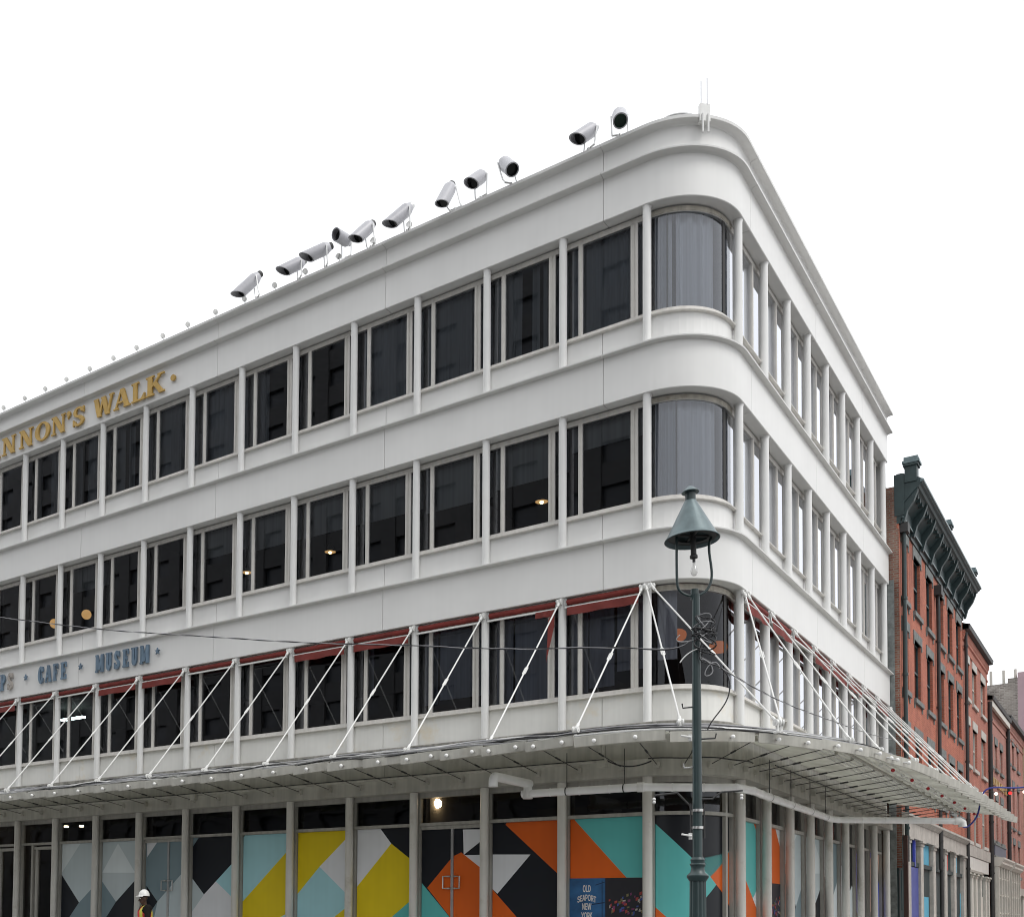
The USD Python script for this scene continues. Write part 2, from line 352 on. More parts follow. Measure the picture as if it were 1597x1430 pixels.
# columns
sA = [-PA * i for i in range(15)]; sB = [SB0 + PB * i for i in range(9)]
cols = sA + sB
for s in cols:
    for zl, zs in ZW:
        h = [(0.0, 0), (0.092, 0), (0.084, 0.02), (0.084, 0.985), (0.098, 0.992), (0.098, 1.0), (0, 1.0)]
        B.part('column', lathe(h, P3(s, 0, zl - 0.004), P3(s, 0, zs + 0.004), 20), m_col, smooth=40)
    B.part('ground_column', cyl(P3(s, 0, 0.1), P3(s, 0, 4.16), 0.096, 20), m_gcol, smooth=40)
# windows, a bay at a time: s0 is the western or nearer column
def window(s0, s1, zl, zs, corner=False, dirty=False, glass=None):
    zb, zt = zl + 0.75, zs - 0.14
    mf = m_fdirty if dirty else m_frame
    fr = [seg(s0, s1, -0.22, -0.145, zt, zs - 0.03), seg(s0, s1, -0.22, -0.12, zb - 0.075, zb)]
    if corner:
        mull = []
    else:
        mull = [(s0 + 0.332, 0.09), (s1 - 0.365, 0.07)]
        fr.append(seg(s1 - 0.328, s1 - 0.255, -0.21, -0.150, zb, zt))
    for c, w in mull:
        fr.append(seg(c - w / 2, c + w / 2, -0.22, -0.135, zb, zt))
        fr.append(seg(c - w / 6, c + w / 6, -0.135, -0.125, zb + 0.01, zt - 0.01))
    p = B.part('window', fr[0] if corner else cat_(fr), m_frame)
    if corner: B.part('bottom_rail', fr[1], m_frame, p)
    if corner: B.part('dark_joint', seg(s1 - 0.44, s1 - 0.33, -0.168, -0.158, zb, zt), m_core, p)
    if dirty: p2 = B.part('head_frame', seg(s0, s1, -0.144, -0.135, zt + 0.01, zs - 0.04), m_fdirty, p)
    B.part('sill', sweep([(-0.22, zb - 0.12), (-0.05, zb - 0.12), (-0.035, zb - 0.113), (-0.035, zb - 0.098), (-0.07, zb - 0.088), (-0.07, zb - 0.08), (-0.095, zb - 0.077), (-0.22, zb - 0.077)], s0 + 0.003, s1 - 0.003), m_frame, p)
    cuts = [s0] + [c for c, w in mull] + [s1]
    for a, b in zip(cuts[:-1], cuts[1:]):
        st = stations(a, b, 0.1); V = []; Fc = []
        for i, s in enumerate(st):
            V += [P3(s, -0.17, zb), P3(s, -0.17, zt)]
            if i: Fc += [(2 * i - 2, 2 * i, 2 * i + 1), (2 * i - 2, 2 * i + 1, 2 * i - 1)]
        B.part('pane', (np.array(V), np.array(Fc)), glass or m_glass, p, smooth=True if corner else False)
    return p
def hanging(name, s0, s1, z0, z1, m, pleat=0.02, n=60, o=-0.36, gaps=None, r=None):
    """A curtain: a thin pleated sheet."""
    ss = np.linspace(s0, s1, n); ph = np.cumsum(rng.uniform(0.5, 1.3, n)); V, Fc = [], []
    for i, s in enumerate(ss):
        d = o + pleat * math.sin(ph[i])
        V += [P3(s, d, z0), P3(s, d * 1.0 + 0.0, z1)]
        if i: Fc += [(2 * i - 2, 2 * i, 2 * i + 1), (2 * i - 2, 2 * i + 1, 2 * i - 1)]
    B.part(name, (np.array(V), np.array(Fc)), m, smooth=True)
def slats(s0, s1, z0, z1, gaps=(), w=0.09):
    """A vertical blind: turned slats on a rail, some missing, joined into one part."""
    ms = []
    for k, s in enumerate(np.arange(s0, s1, w * 0.95)):
        if any(a < (s - s0) / (s1 - s0) < b for a, b in gaps): continue
        t = rng.uniform(-0.5, 0.2); sw = rng.normal(0, 0.012)
        a, b = (s - w / 2 * math.cos(t), -0.36 - w / 2 * math.sin(t)), (s + w / 2 * math.cos(t), -0.36 + w / 2 * math.sin(t))
        ms.append(trimesh.Trimesh([P3(a[0] + sw, a[1], z0), P3(b[0] + sw, b[1], z0), P3(b[0], b[1], z1), P3(a[0], a[1], z1)], [(0, 1, 2), (0, 2, 3)], process=False))
    if ms: B.part('vertical_blind', cat_(ms), m_blind, kind=None)
bays = [(sA[i + 1], sA[i], 'A', i) for i in range(14)] + [(sB[i], sB[i + 1], 'B', i) for i in range(8)] + [(0.0, SB0, 'C', 0)]
for s0, s1, f, i in bays:
    for k, (zl, zs) in enumerate(ZW):
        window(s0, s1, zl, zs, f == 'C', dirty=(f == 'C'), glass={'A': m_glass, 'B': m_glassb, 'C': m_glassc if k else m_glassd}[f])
        zb, zt = zl + 0.75, zs - 0.1
        if f == 'C':
            zt = zs - 0.005
            if k == 2:
                hanging('curtain', 0.06, 0.34, zb, zt, m_curt, 0.05, 14); hanging('curtain', 0.40, 0.50, zb, zt, m_curtl, 0.01, 5); hanging('curtain', 0.60, 1.80, zb, zt, m_curtl, 0.055, 30)  # the narrow pale strip stands for a highlight streak on the curved glass
            if k == 1:
                hanging('curtain', 0.06, 0.58, zb, zt, m_curt, 0.05, 22); hanging('curtain', 0.63, 1.80, zb, zt, m_curtl, 0.03, 30)
            if k == 0: hanging('curtain', 0.10, 0.62, zb + 0.55, zt, m_shade2, 0.015, 24)
        if f == 'A':
            if k == 2:
                if i in (0, 3): hanging('curtain', s0 + 0.05, s1 - 0.05, zb, zt, m_curt, 0.02, 70)
                elif i == 1: slats(s0 + 0.05, s1 - 0.02, zb, zt, [(0.38, 0.5), (0.62, 0.66), (0.72, 0.75)])
                elif i in (2, 7): slats(s0 + 0.1, s1 - 0.05, zb, zt, [(0.66, 0.69)])
                elif i == 5: hanging('curtain', s0 + 0.28, s0 + 0.66, zb, zt, m_curt, 0.03, 30)
                elif i == 6: hanging('curtain', s0 + 0.05, s1 - 0.05, zb, zt, m_curt, 0.015, 70)
                elif i in (8, 9): slats(s0 + 0.1, s1 - 0.05, zb, zt, [(0.22, 0.4), (0.7, 0.8)] if i == 9 else [(0.3, 0.36), (0.55, 0.62)])
                elif i == 10: slats(s0 + 0.1, s1 - 0.05, zb, zt, [(0.2, 0.42), (0.66, 1)])
            if k == 1 and i in (0, 1, 2, 3, 4, 5, 6, 9):
                d = {0: 0.52, 1: 0.90, 2: 1.02, 3: 0.88, 4: 0.86, 5: 0.84, 6: 0.72, 9: 0.7}[i]
                B.part('roller_shade', seg(s0 + 0.04, s1 - 0.04, -0.365, -0.36, zt - d, zt), m_shade)
            if k == 0 and i < 3:
                for a, b, d in {0: [(0.04, 0.42, 1.86), (0.45, 1.0, 1.78), (1.06, 1.8, 1.5)], 1: [(0.1, 0.5, 2.1), (0.55, 1.33, 2.0), (1.42, 1.8, 2.02)], 2: [(0.04, 0.4, 1.7), (0.46, 1.75, 1.62)]}[i]:
                    hanging('curtain', s0 + a, s0 + b, zt - d, zt, m_shade2, 0.006, 24)
            if k == 0 and i == 3: hanging('curtain', s0 + 0.2, s0 + 0.42, zt - 1.3, zt, m_shade2, 0.01, 12)
        if f == 'B' and k > 0 and i % 3 == 0:
            hanging('curtain', s0 + 0.05, s0 + 0.5, zb, zt, m_curt, 0.02, 24)
# floors, roof and back rooms
def foot(inset, s1=S_E):
    pts = [P2(s, -inset) for s in stations(S_W + 0.03, s1 - 0.03, 0.2)]
    return Polygon(pts + [(-9.0, R0 + s1 - LA - 0.03), (-9.0, 9.0), (S_W + 0.03, 9.0)]).buffer(0)
def slab(z0, z1, inset):
    e = trimesh.creation.extrude_polygon(foot(inset), z1 - z0, engine='earcut'); e.apply_translation((0, 0, z0)); return e
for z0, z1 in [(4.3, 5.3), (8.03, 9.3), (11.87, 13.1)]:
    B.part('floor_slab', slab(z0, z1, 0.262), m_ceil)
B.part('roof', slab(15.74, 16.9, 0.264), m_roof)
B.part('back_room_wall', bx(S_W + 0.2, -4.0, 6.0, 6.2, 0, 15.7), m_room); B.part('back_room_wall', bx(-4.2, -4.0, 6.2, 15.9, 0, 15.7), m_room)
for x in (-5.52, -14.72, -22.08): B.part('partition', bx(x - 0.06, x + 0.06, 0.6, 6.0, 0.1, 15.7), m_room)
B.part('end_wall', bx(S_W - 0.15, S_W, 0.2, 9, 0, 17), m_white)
yE = R0 + S_E - LA
B.part('end_wall', bx(-9.0, R0 - 0.2, yE, yE + 0.02, 0, 16.9), m_rough)
for zl, zs in ZW: B.part('end_return', seg(S_E - 0.03, S_E, -0.9, -0.0, zl + 0.02, zs), m_white)
# ground floor: beam under the canopy, heads, transoms, boards
B.part('beam', seg(S_W, S_E, -0.20, 0.15, 4.165, 4.235), m_gtan); B.part('beam', seg(S_W, S_E, 0.06, 0.145, 4.236, 4.50), m_gtan)
BO = json.loads('{"A9":[["light",[[0.123,2.565],[0.1,2.556],[0.1,3.4],[0.934,3.4]]],["black",[[0.925,1.648],[0.483,1.201],[0.483,0.06],[0.108,0.06],[0.1,2.481]]],["slate",[[0.483,1.201],[0.925,1.648],[1.74,2.242],[1.74,0.06],[0.483,0.06]]],["gray",[[0.925,1.648],[0.1,2.481],[0.1,2.556],[0.123,2.565],[0.934,3.4],[1.74,3.4],[1.74,2.242]]],["gray",[[0.1,1.445],[0.108,1.198],[0.108,0.06],[0.1,0.06]]]],"A8":[["light",[[1.504,2.492],[0.1,2.513],[0.1,2.524],[0.756,3.345]]],["lightgray",[[0.715,1.673],[0.1,2.279],[0.1,2.513],[1.504,2.492]]],["black",[[0.299,0.06],[0.299,1.24],[0.32,1.24],[0.715,1.673],[1.74,2.463],[1.74,0.06]]],["slate",[[0.299,0.06],[0.1,0.06],[0.1,2.261],[0.715,1.673],[0.32,1.24],[0.299,1.24]]],["gray",[[0.715,1.673],[1.504,2.492],[0.756,3.345],[0.1,2.524],[0.1,3.4],[1.74,3.4],[1.74,2.463]]],["gray",[[0.1,2.279],[0.715,1.673],[0.1,2.261]]]],"A7":[["white",[[0.533,3.321],[0.135,2.913],[0.123,3.343]]],["gray",[[0.471,0.06],[0.471,1.258],[0.477,1.258],[0.589,1.675],[1.74,2.619],[1.74,0.06]]],["black",[[0.179,1.234],[0.179,0.06],[0.16,0.06],[0.16,1.234],[0.136,2.124],[0.589,1.675]]],["slate",[[0.136,2.124],[0.16,1.234],[0.16,0.06],[0.1,0.06],[0.1,3.4],[0.27,3.4],[0.27,3.335],[0.123,3.343],[0.135,2.913],[0.27,3.052],[0.27,1.992]]],["slate",[[1.74,2.619],[0.589,1.675],[0.27,1.992],[0.27,3.052],[0.533,3.321],[0.27,3.335],[0.27,3.4],[1.74,3.4]]],["slate",[[0.477,1.258],[0.471,1.258],[0.471,0.06],[0.179,0.06],[0.179,1.234],[0.589,1.675]]]],"A6":[["slate",[[0.1,3.169],[0.1,3.4],[0.311,3.4]]],["black",[[0.539,1.87],[0.1,2.297],[0.1,3.169],[0.311,3.4],[1.74,3.4],[1.74,2.836]]],["blue",[[0.968,2.215],[1.74,2.836],[1.74,1.668]]],["gray",[[0.539,1.87],[0.1,1.406],[0.1,2.297]]],["white",[[0.1,1.406],[0.539,1.87],[0.968,2.215],[1.74,1.668],[1.74,0.06],[0.1,0.06]]]],"A5":[["yellow",[[1.319,1.263],[1.319,0.06],[0.1,0.06],[0.1,1.686],[1.74,3.08],[1.74,1.44]]],["blue",[[1.74,3.08],[0.133,1.71],[0.1,1.686],[0.1,3.352],[0.148,3.4],[1.74,3.4]]],["blue",[[1.74,0.06],[1.319,0.06],[1.319,1.263],[1.74,1.44]]]],"A4":[["white",[[0.79,2.541],[1.74,3.315],[1.74,1.776]]],["blue",[[1.216,1.281],[1.216,0.06],[0.1,0.06],[0.1,1.872],[0.79,2.541],[1.74,1.776],[1.74,1.622]]],["yellow",[[1.216,0.06],[1.216,1.281],[1.74,1.622],[1.74,0.06]]],["yellow",[[0.1,3.4],[1.74,3.4],[1.74,3.315],[0.79,2.541],[0.1,1.872]]]],"A3":[["white",[[1.082,3.043],[0.1,2.041],[0.1,3.4],[0.772,3.4]]],["yellow",[[1.077,1.298],[1.077,0.06],[0.1,0.06],[0.1,2.041],[1.082,3.043],[1.74,2.585],[1.74,1.783]]],["teal",[[1.077,0.06],[1.077,1.298],[1.74,1.783],[1.74,0.06]]],["black",[[1.082,3.043],[0.772,3.4],[1.74,3.4],[1.74,2.585]]]],"A2":[["orange",[[1.74,2.36],[1.74,0.06],[0.88,0.06],[0.88,1.315],[0.247,2.001],[0.922,2.697],[1.141,2.786]]],["white",[[1.74,3.281],[1.74,3.085],[1.215,2.734],[1.206,2.74],[1.181,3.295]]],["white",[[1.74,2.716],[1.74,2.36],[1.229,2.724]]],["teal",[[0.871,1.325],[0.871,0.06],[0.102,0.06],[0.1,2.112],[0.861,1.325]]],["black",[[1.74,3.281],[1.181,3.295],[1.206,2.74],[1.141,2.786],[0.922,2.697],[0.247,2.001],[0.871,1.325],[0.861,1.325],[0.1,2.112],[0.1,3.4],[1.74,3.4]]],["black",[[0.88,1.315],[0.88,0.06],[0.871,0.06],[0.871,1.325]]],["black",[[1.74,3.085],[1.74,2.716],[1.229,2.724],[1.215,2.734]]]],"A1":[["orange",[[0.413,3.356],[0.439,3.4],[1.74,3.4],[1.74,2.198]]],["white",[[1.017,2.694],[0.222,1.86],[0.1,1.959],[0.1,2.717]]],["orange",[[0.717,1.342],[0.717,0.06],[0.1,0.06],[0.1,1.951],[0.707,1.342]]],["black",[[0.222,1.86],[1.017,2.694],[0.1,2.717],[0.1,3.4],[0.377,3.4],[0.413,3.356],[1.74,2.198],[1.74,0.06],[0.717,0.06],[0.717,1.342],[0.707,1.342],[0.1,1.951],[0.1,1.959]]]],"A0":[["teal",[[1.323,2.173],[0.202,3.379],[0.197,3.4],[1.74,3.4],[1.74,2.17]]],["orange",[[1.74,0.06],[0.1,0.06],[0.1,3.4],[0.197,3.4],[0.202,3.379],[1.323,2.173],[1.74,2.17]]]],"C":[["black",[[1.402,2.2],[0.967,2.515],[0.1,3.235],[0.1,3.4],[2.174,3.4],[2.174,2.73]]],["orange",[[1.574,2.037],[1.387,2.19],[2.174,2.722],[2.174,1.62]]],["black",[[0.826,0.06],[0.826,1.39],[0.844,1.39],[0.963,1.52],[1.574,2.037],[2.174,1.62],[2.174,0.06]]],["orange",[[0.376,1.376],[0.376,0.06],[0.1,0.06],[0.1,1.577],[0.363,1.376]]],["teal",[[1.402,2.2],[2.174,2.73],[2.174,2.722],[1.387,2.19],[1.574,2.037],[0.963,1.52],[0.844,1.39],[0.826,1.39],[0.826,0.06],[0.376,0.06],[0.376,1.376],[0.363,1.376],[0.1,1.577],[0.1,3.235],[0.967,2.515]]]],"B0":[["orange",[[0.722,1.392],[0.737,2.381],[1.723,1.613],[1.723,0.06],[0.722,0.06]]],["orange",[[1.58,3.4],[1.723,3.4],[1.723,3.284]]],["white",[[1.723,1.966],[1.723,1.613],[1.483,1.8]]],["teal",[[0.586,1.397],[0.615,3.4],[1.58,3.4],[1.723,3.284],[1.723,1.966],[1.483,1.8],[0.737,2.381],[0.722,1.407],[0.722,0.06],[0.586,0.06]]],["teal",[[0.1,0.06],[0.1,3.4],[0.615,3.4],[0.586,1.417],[0.586,0.06]]]],"B1":[["orange",[[0.487,2.806],[0.1,3.121],[0.1,3.4],[0.498,3.4]]],["white",[[1.4,3.4],[1.723,3.4],[1.723,3.029]]],["teal",[[0.679,1.407],[0.679,0.06],[0.1,0.06],[0.1,3.121],[0.487,2.806],[0.498,3.4],[0.716,3.4]]],["orange",[[0.679,1.407],[0.716,3.4],[1.4,3.4],[1.723,3.029],[1.723,0.06],[0.679,0.06]]]],"B2":[["white",[[0.391,2.646],[0.172,2.718],[0.1,2.8],[0.1,3.4],[0.408,3.4]]],["black",[[0.424,2.463],[0.417,2.155],[0.161,2.229]]],["light",[[1.009,3.134],[1.015,3.4],[1.399,3.4]]],["black",[[1.246,1.674],[0.929,1.4],[0.942,1.961]]],["slate",[[0.968,0.06],[0.968,1.426],[0.985,1.426],[1.246,1.674],[1.723,2.108],[1.723,0.06]]],["orange",[[0.1,0.06],[0.1,2.8],[0.172,2.718],[0.334,2.665],[0.334,2.383],[0.161,2.229],[0.334,2.179],[0.334,0.06]]],["orange",[[0.665,0.06],[0.334,0.06],[0.334,2.179],[0.417,2.155],[0.424,2.463],[0.334,2.383],[0.334,2.665],[0.391,2.646],[0.408,3.4],[0.71,3.4],[0.665,1.416]]],["gray",[[0.665,1.416],[0.71,3.4],[1.015,3.4],[1.009,3.134],[1.028,3.147],[1.028,1.88],[0.942,1.961],[0.929,1.4],[1.028,1.486],[1.028,1.468],[0.985,1.426],[0.968,1.426],[0.968,0.06],[0.665,0.06]]],["gray",[[1.399,3.4],[1.723,3.4],[1.723,2.108],[1.246,1.674],[1.028,1.88],[1.028,3.147]]]],"B3":[["slate",[[0.426,0.06],[0.1,0.06],[0.1,2.261],[0.455,2.534],[0.426,1.416]]],["gray",[[1.13,3.4],[1.723,3.4],[1.723,2.914]]],["lightgray",[[1.723,2.549],[1.723,2.132],[1.112,1.674],[1.026,1.673],[1.05,2.524]]],["black",[[1.019,1.419],[1.025,1.651],[1.054,1.673],[1.112,1.674],[1.723,2.132],[1.723,0.06],[1.019,0.06]]],["gray",[[0.76,1.426],[0.76,0.06],[0.426,0.06],[0.426,1.416],[0.455,2.534],[0.1,2.261],[0.1,3.4],[0.815,3.4]]],["light",[[0.76,1.426],[0.815,3.4],[1.13,3.4],[1.723,2.914],[1.723,2.549],[1.05,2.524],[1.026,1.673],[1.054,1.673],[1.025,1.651],[1.019,1.436],[1.019,0.06],[0.76,0.06]]]],"B4":[["gray",[[0.486,2.628],[0.1,2.806],[0.1,3.4],[0.51,3.4]]],["lightgray",[[0.484,2.571],[0.1,2.282],[0.1,2.556]]],["black",[[0.541,1.426],[0.541,0.06],[0.1,0.06],[0.1,2.282],[0.376,2.49],[0.573,2.447]]],["light",[[1.11,1.428],[1.124,1.859],[1.723,2.382],[1.723,0.06],[1.11,0.06]]],["light",[[0.757,1.435],[0.757,0.06],[0.541,0.06],[0.541,1.426],[0.573,2.447],[0.376,2.49],[0.484,2.571],[0.1,2.556],[0.1,2.806],[0.486,2.628],[0.51,3.4],[0.82,3.4]]],["slate",[[0.757,1.435],[0.82,3.4],[1.723,3.4],[1.723,2.382],[1.124,1.859],[1.11,1.445],[1.11,0.06],[0.757,0.06]]]],"B5":[["light",[[0.636,1.435],[0.636,0.06],[0.1,0.06],[0.1,2.556],[0.428,2.842],[0.688,2.901]]],["black",[[0.744,3.001],[0.734,2.709],[0.683,2.739],[0.688,2.901],[0.488,2.855],[0.43,2.89]]],["light",[[1.108,1.437],[1.13,2.013],[1.683,2.347],[1.723,2.291],[1.723,0.06],[1.108,0.06]]],["slate",[[0.887,1.445],[0.887,0.06],[0.636,0.06],[0.636,1.435],[0.683,2.739],[0.734,2.709],[0.744,3.001],[0.43,2.89],[0.488,2.855],[0.428,2.842],[0.1,2.556],[0.1,3.4],[0.958,3.4]]],["black",[[0.887,1.445],[0.958,3.4],[1.723,3.4],[1.723,2.291],[1.683,2.347],[1.13,2.013],[1.108,1.45],[1.108,0.06],[0.887,0.06]]]],"B6":[["royal",[[0.798,3.345],[0.721,1.444],[0.498,1.557],[0.1,2.097],[0.1,2.668],[0.453,3.276]]],["black",[[0.905,1.454],[0.905,0.06],[0.1,0.06],[0.1,2.097],[0.498,1.557],[0.721,1.444],[0.798,3.345],[0.453,3.276],[0.1,2.668],[0.1,3.4],[0.985,3.4]]],["dark",[[0.905,1.454],[0.985,3.4],[1.723,3.4],[1.723,0.06],[0.905,0.06]]]],"B7":[["royal",[[0.209,3.042],[0.181,3.4],[0.726,3.4]]],["peach",[[0.709,1.732],[0.141,1.463],[0.209,3.042],[0.726,3.4],[0.784,3.4]]],["peach",[[1.721,2.753],[1.534,3.4],[1.723,3.4]]],["royal",[[1.464,1.456],[1.519,2.637],[1.723,2.468],[1.723,0.06],[1.464,0.06]]],["dark",[[1.022,1.464],[1.022,0.06],[0.1,0.06],[0.1,3.4],[0.181,3.4],[0.209,3.042],[0.141,1.463],[0.709,1.732],[0.784,3.4],[1.11,3.4]]],["dark",[[1.022,1.464],[1.11,3.4],[1.534,3.4],[1.721,2.753],[1.723,2.768],[1.723,2.468],[1.519,2.637],[1.464,1.468],[1.464,0.06],[1.022,0.06]]]]}')
cols_px = {}
def board(s0, s1, key):
    z1 = 3.40
    fr = [seg(s0, s1, -0.26, -0.13, 4.05, 4.163), seg(s0, s1, -0.26, -0.12, 3.405, 3.475)]
    for c in ((s0,) if key != 'B7' else (s0, s1)): fr.append(seg(c - 0.085, c + 0.085, -0.255, -0.125, 0.1, 4.049))
    if key == 'C': fr.append(seg(1.80, 1.88, -0.25, -0.12, 0.1, 4.049))
    w = B.part('shopfront', cat_(fr), m_gframe)
    st = stations(s0 + 0.05, s1 - 0.05, 0.1); V = []; Fc = []
    for i, s in enumerate(st):
        V += [P3(s, -0.2, 3.47), P3(s, -0.2, 4.06)]
        if i: Fc += [(2 * i - 2, 2 * i, 2 * i + 1), (2 * i - 2, 2 * i + 1, 2 * i - 1)]
    B.part('transom_pane', (np.array(V), np.array(Fc)), m_glassg, w)
    if key in BO:
        b = B.part('mural_board', seg(s0 + 0.087, s1 - 0.087, -0.245, -0.218, 0.1, z1), m_core)
        for colr, pl in BO[key]:
            B.part('painted_shape', flat([(s0 + x, z) for x, z in pl], -0.204), m_mur[colr], b)
        if key in ('A2', 'A7'):
            c = s0 + (0.92 if key == 'A2' else 1.02)
            d = B.part('door_stile', seg(c - 0.03, c + 0.035, -0.203, -0.165, 0.1, 3.32), m_galv)
            B.part('door_head', seg(s0 + 0.09, s1 - 0.09, -0.203, -0.15, 3.32, 3.40), m_gframe, d)
            for sg, x in ((-1, c - 0.055), (1, c + 0.075)):
                q = [P3(x, -0.19, 1.98), P3(x, -0.12, 1.98), P3(x + sg * 0.15, -0.12, 1.98), P3(x + sg * 0.15, -0.12, 2.25), P3(x, -0.12, 2.25), P3(x, -0.19, 2.25)]
                B.part('door_handle', tube(q, 0.02, 8), m_galv, d, smooth=40)
    else:
        B.part('shop_pane', (np.array([P3(s0 + .08, -.2, .1), P3(s1 - .08, -.2, .1), P3(s1 - .08, -.2, 3.41), P3(s0 + .08, -.2, 3.41)]), np.array([(0, 1, 2), (0, 2, 3)])), m_glassg, w)
        fr = [seg(s0 + .55, s0 + .64, -.25, -.12, .1, 3.4), seg(s0 + .72, s0 + .84, -.24, -.15, .1, 3.26), seg(s1 - .24, s1 - .12, -.24, -.15, .1, 3.26), seg(s0 + .64, s1 - .1, -.24, -.15, 3.26, 3.35)]
        B.part('glass_door_frame', cat_(fr), m_gframe)
for s0, s1, f, i in bays: board(s0, s1, f + (str(i) if f != 'C' else ''))
# poster on the first board beside the corner
def mural_poster(s0, flip=False):
    PO = Thing('poster', 'blue and black poster with white lettering on the orange mural beside the corner' if not flip else 'dark poster low on the orange board between the side columns', 'poster', P3(s0, -0.2, 1.5))
    o = -0.1985
    a = PO.part('blue_sheet', flat([(s0 + 0.08, 0.2), (s0 + 0.87, 0.2), (s0 + 0.87, 2.17), (s0 + 0.08, 2.17)], o, 0.004), mat('poster_blue' if not flip else 'poster_blue_side', (0.025, 0.11, 0.26), 0.45, 0.35, 2.5))
    d = PO.part('dark_sheet', flat([(s0 + 0.872, 0.2), (s0 + 1.74, 0.2), (s0 + 1.74, 2.17), (s0 + 0.872, 2.17)], o, 0.004), mat('poster_dark' if not flip else 'poster_dark_side', (0.016, 0.016, 0.022), 0.45, 0.2))
    mw = mat('poster_lettering' if not flip else 'poster_lettering_side', (0.75, 0.72, 0.68), 0.6)
    y = 2.03
    for word, hh, wd in (('OLD', 0.145, 0.17), ('SEAPORT', 0.13, 0.41), ('NEW', 0.135, 0.20), ('YORK', 0.14, 0.24)):
        t = meshkit.text_mesh(word, 1.0, 0.004, bold=True); v = np.array(t.vertices); lo, hi = v.min(0), v.max(0)
        u = (v[:, 0] - lo[0]) / (hi[0] - lo[0]); hz = (v[:, 1] - lo[1]) / (hi[1] - lo[1])
        arc = -0.18 * (u - 0.5) ** 2 if word == 'SEAPORT' else 0 * u
        V = np.array([P3(s0 + 0.47 + (a_ - 0.5) * wd, o + 0.005 + z_, y - hh + b_ * hh + c_) for a_, b_, c_, z_ in zip(u, hz, arc, v[:, 2] - lo[2])])
        PO.part('lettering', trimesh.Trimesh(V, t.faces, process=False), mw, a); y -= hh + 0.05
    md = mat('poster_ink' if not flip else 'poster_ink_side', (0.008, 0.02, 0.05), 0.6)
    ship = [[(0.80, 1.0), (0.815, 1.0), (0.81, 2.12), (0.80, 2.12)], [(0.58, 1.62), (0.86, 1.66), (0.86, 1.68), (0.58, 1.64)], [(0.66, 2.02), (0.86, 2.08), (0.86, 2.095), (0.66, 2.035)], [(0.6, 1.36), (0.86, 1.36), (0.86, 1.375), (0.6, 1.375)]]
    ship += [[(0.1 + .05 * q, 1.0), (0.125 + .05 * q, 1.0), (0.125 + .05 * q, 1.06), (0.1 + .05 * q, 1.06)] for q in range(5)] + [[(0.1 + .05 * q, 1.13), (0.12 + .05 * q, 1.13), (0.12 + .05 * q, 1.18), (0.1 + .05 * q, 1.18)] for q in range(5)]
    PO.part('ship_print', cat_([flat([(s0 + x, z) for x, z in q], o + 0.005, 0.002) for q in ship]), md, a)
    r2 = np.random.default_rng(3)
    for q in range(46):
        x = r2.uniform(0.95, 1.64); top = 1.70 + (x - 0.95) * 0.30; z = r2.uniform(1.38, top)
        w, h = r2.uniform(0.02, 0.07), r2.uniform(0.03, 0.09)
        cc = [(0.45, 0.05, 0.05), (0.5, 0.45, 0.4), (0.06, 0.10, 0.35), (0.25, 0.05, 0.16), (0.2, 0.18, 0.08)][q % 5]
        PO.part('picture_patch', flat([(s0 + x, z), (s0 + x + w, z + h * 0.3), (s0 + x + w, z + h), (s0 + x, z + h * 0.8)], o + 0.004 + 0.0003 * q, 0.002), m_patch[q % 5], d)
m_patch = [mat('print_' + n, c, 0.6, 0.3, 20.0) for n, c in (('red', (0.40, 0.06, 0.05)), ('pale', (0.42, 0.38, 0.34)), ('blue', (0.05, 0.09, 0.32)), ('plum', (0.20, 0.04, 0.13)), ('olive', (0.17, 0.15, 0.07)))]
mural_poster(-PA); mural_poster(SB0 + PB, True)

# ------------------------------------------------------------------ glass canopy
CN = Thing('glass_canopy', 'long milky glass canopy with bare bulbs, hung by white rods round the corner building', 'canopy', (0, 0, 4.3))
_es = [-28.5, -14, -9, -4, -1.5, 0, 0.3, 0.6, 0.9, 1.2, 1.56, 2.03, 3.14, 3.96, 6.0, 9.1, 13.3, 17.6]
_eo = [3.10, 3.10, 3.12, 3.20, 3.30, 3.36, 3.36, 3.22, 2.96, 2.74, 2.60, 2.62, 2.84, 2.94, 3.03, 3.10, 3.16, 3.16]
EO = PchipInterpolator(_es, _eo)
ps = list(np.arange(-27.6, -0.01, 0.92)) + list(np.linspace(0, SB0, 6)) + [SB0 + PB / 2 * i for i in range(1, 17)]
m_redb = mat('red_unlit_bulb', (0.45, 0.02, 0.03), 0.3)
ZI, ZO_ = 4.97, 4.47
LIP = lambda s: 0.085 + 0.20 * min(max((s - SB0 - 1.2) / 4, 0), 1)      # how far each lip turns out
DRP = lambda s: 0.05 - 0.005 * min(max((s - SB0 - 1.2) / 4, 0), 1)        # and drops
ZOF = lambda s: ZO_ - 0.05 * min(max((s - LA) / 4, 0), 1)
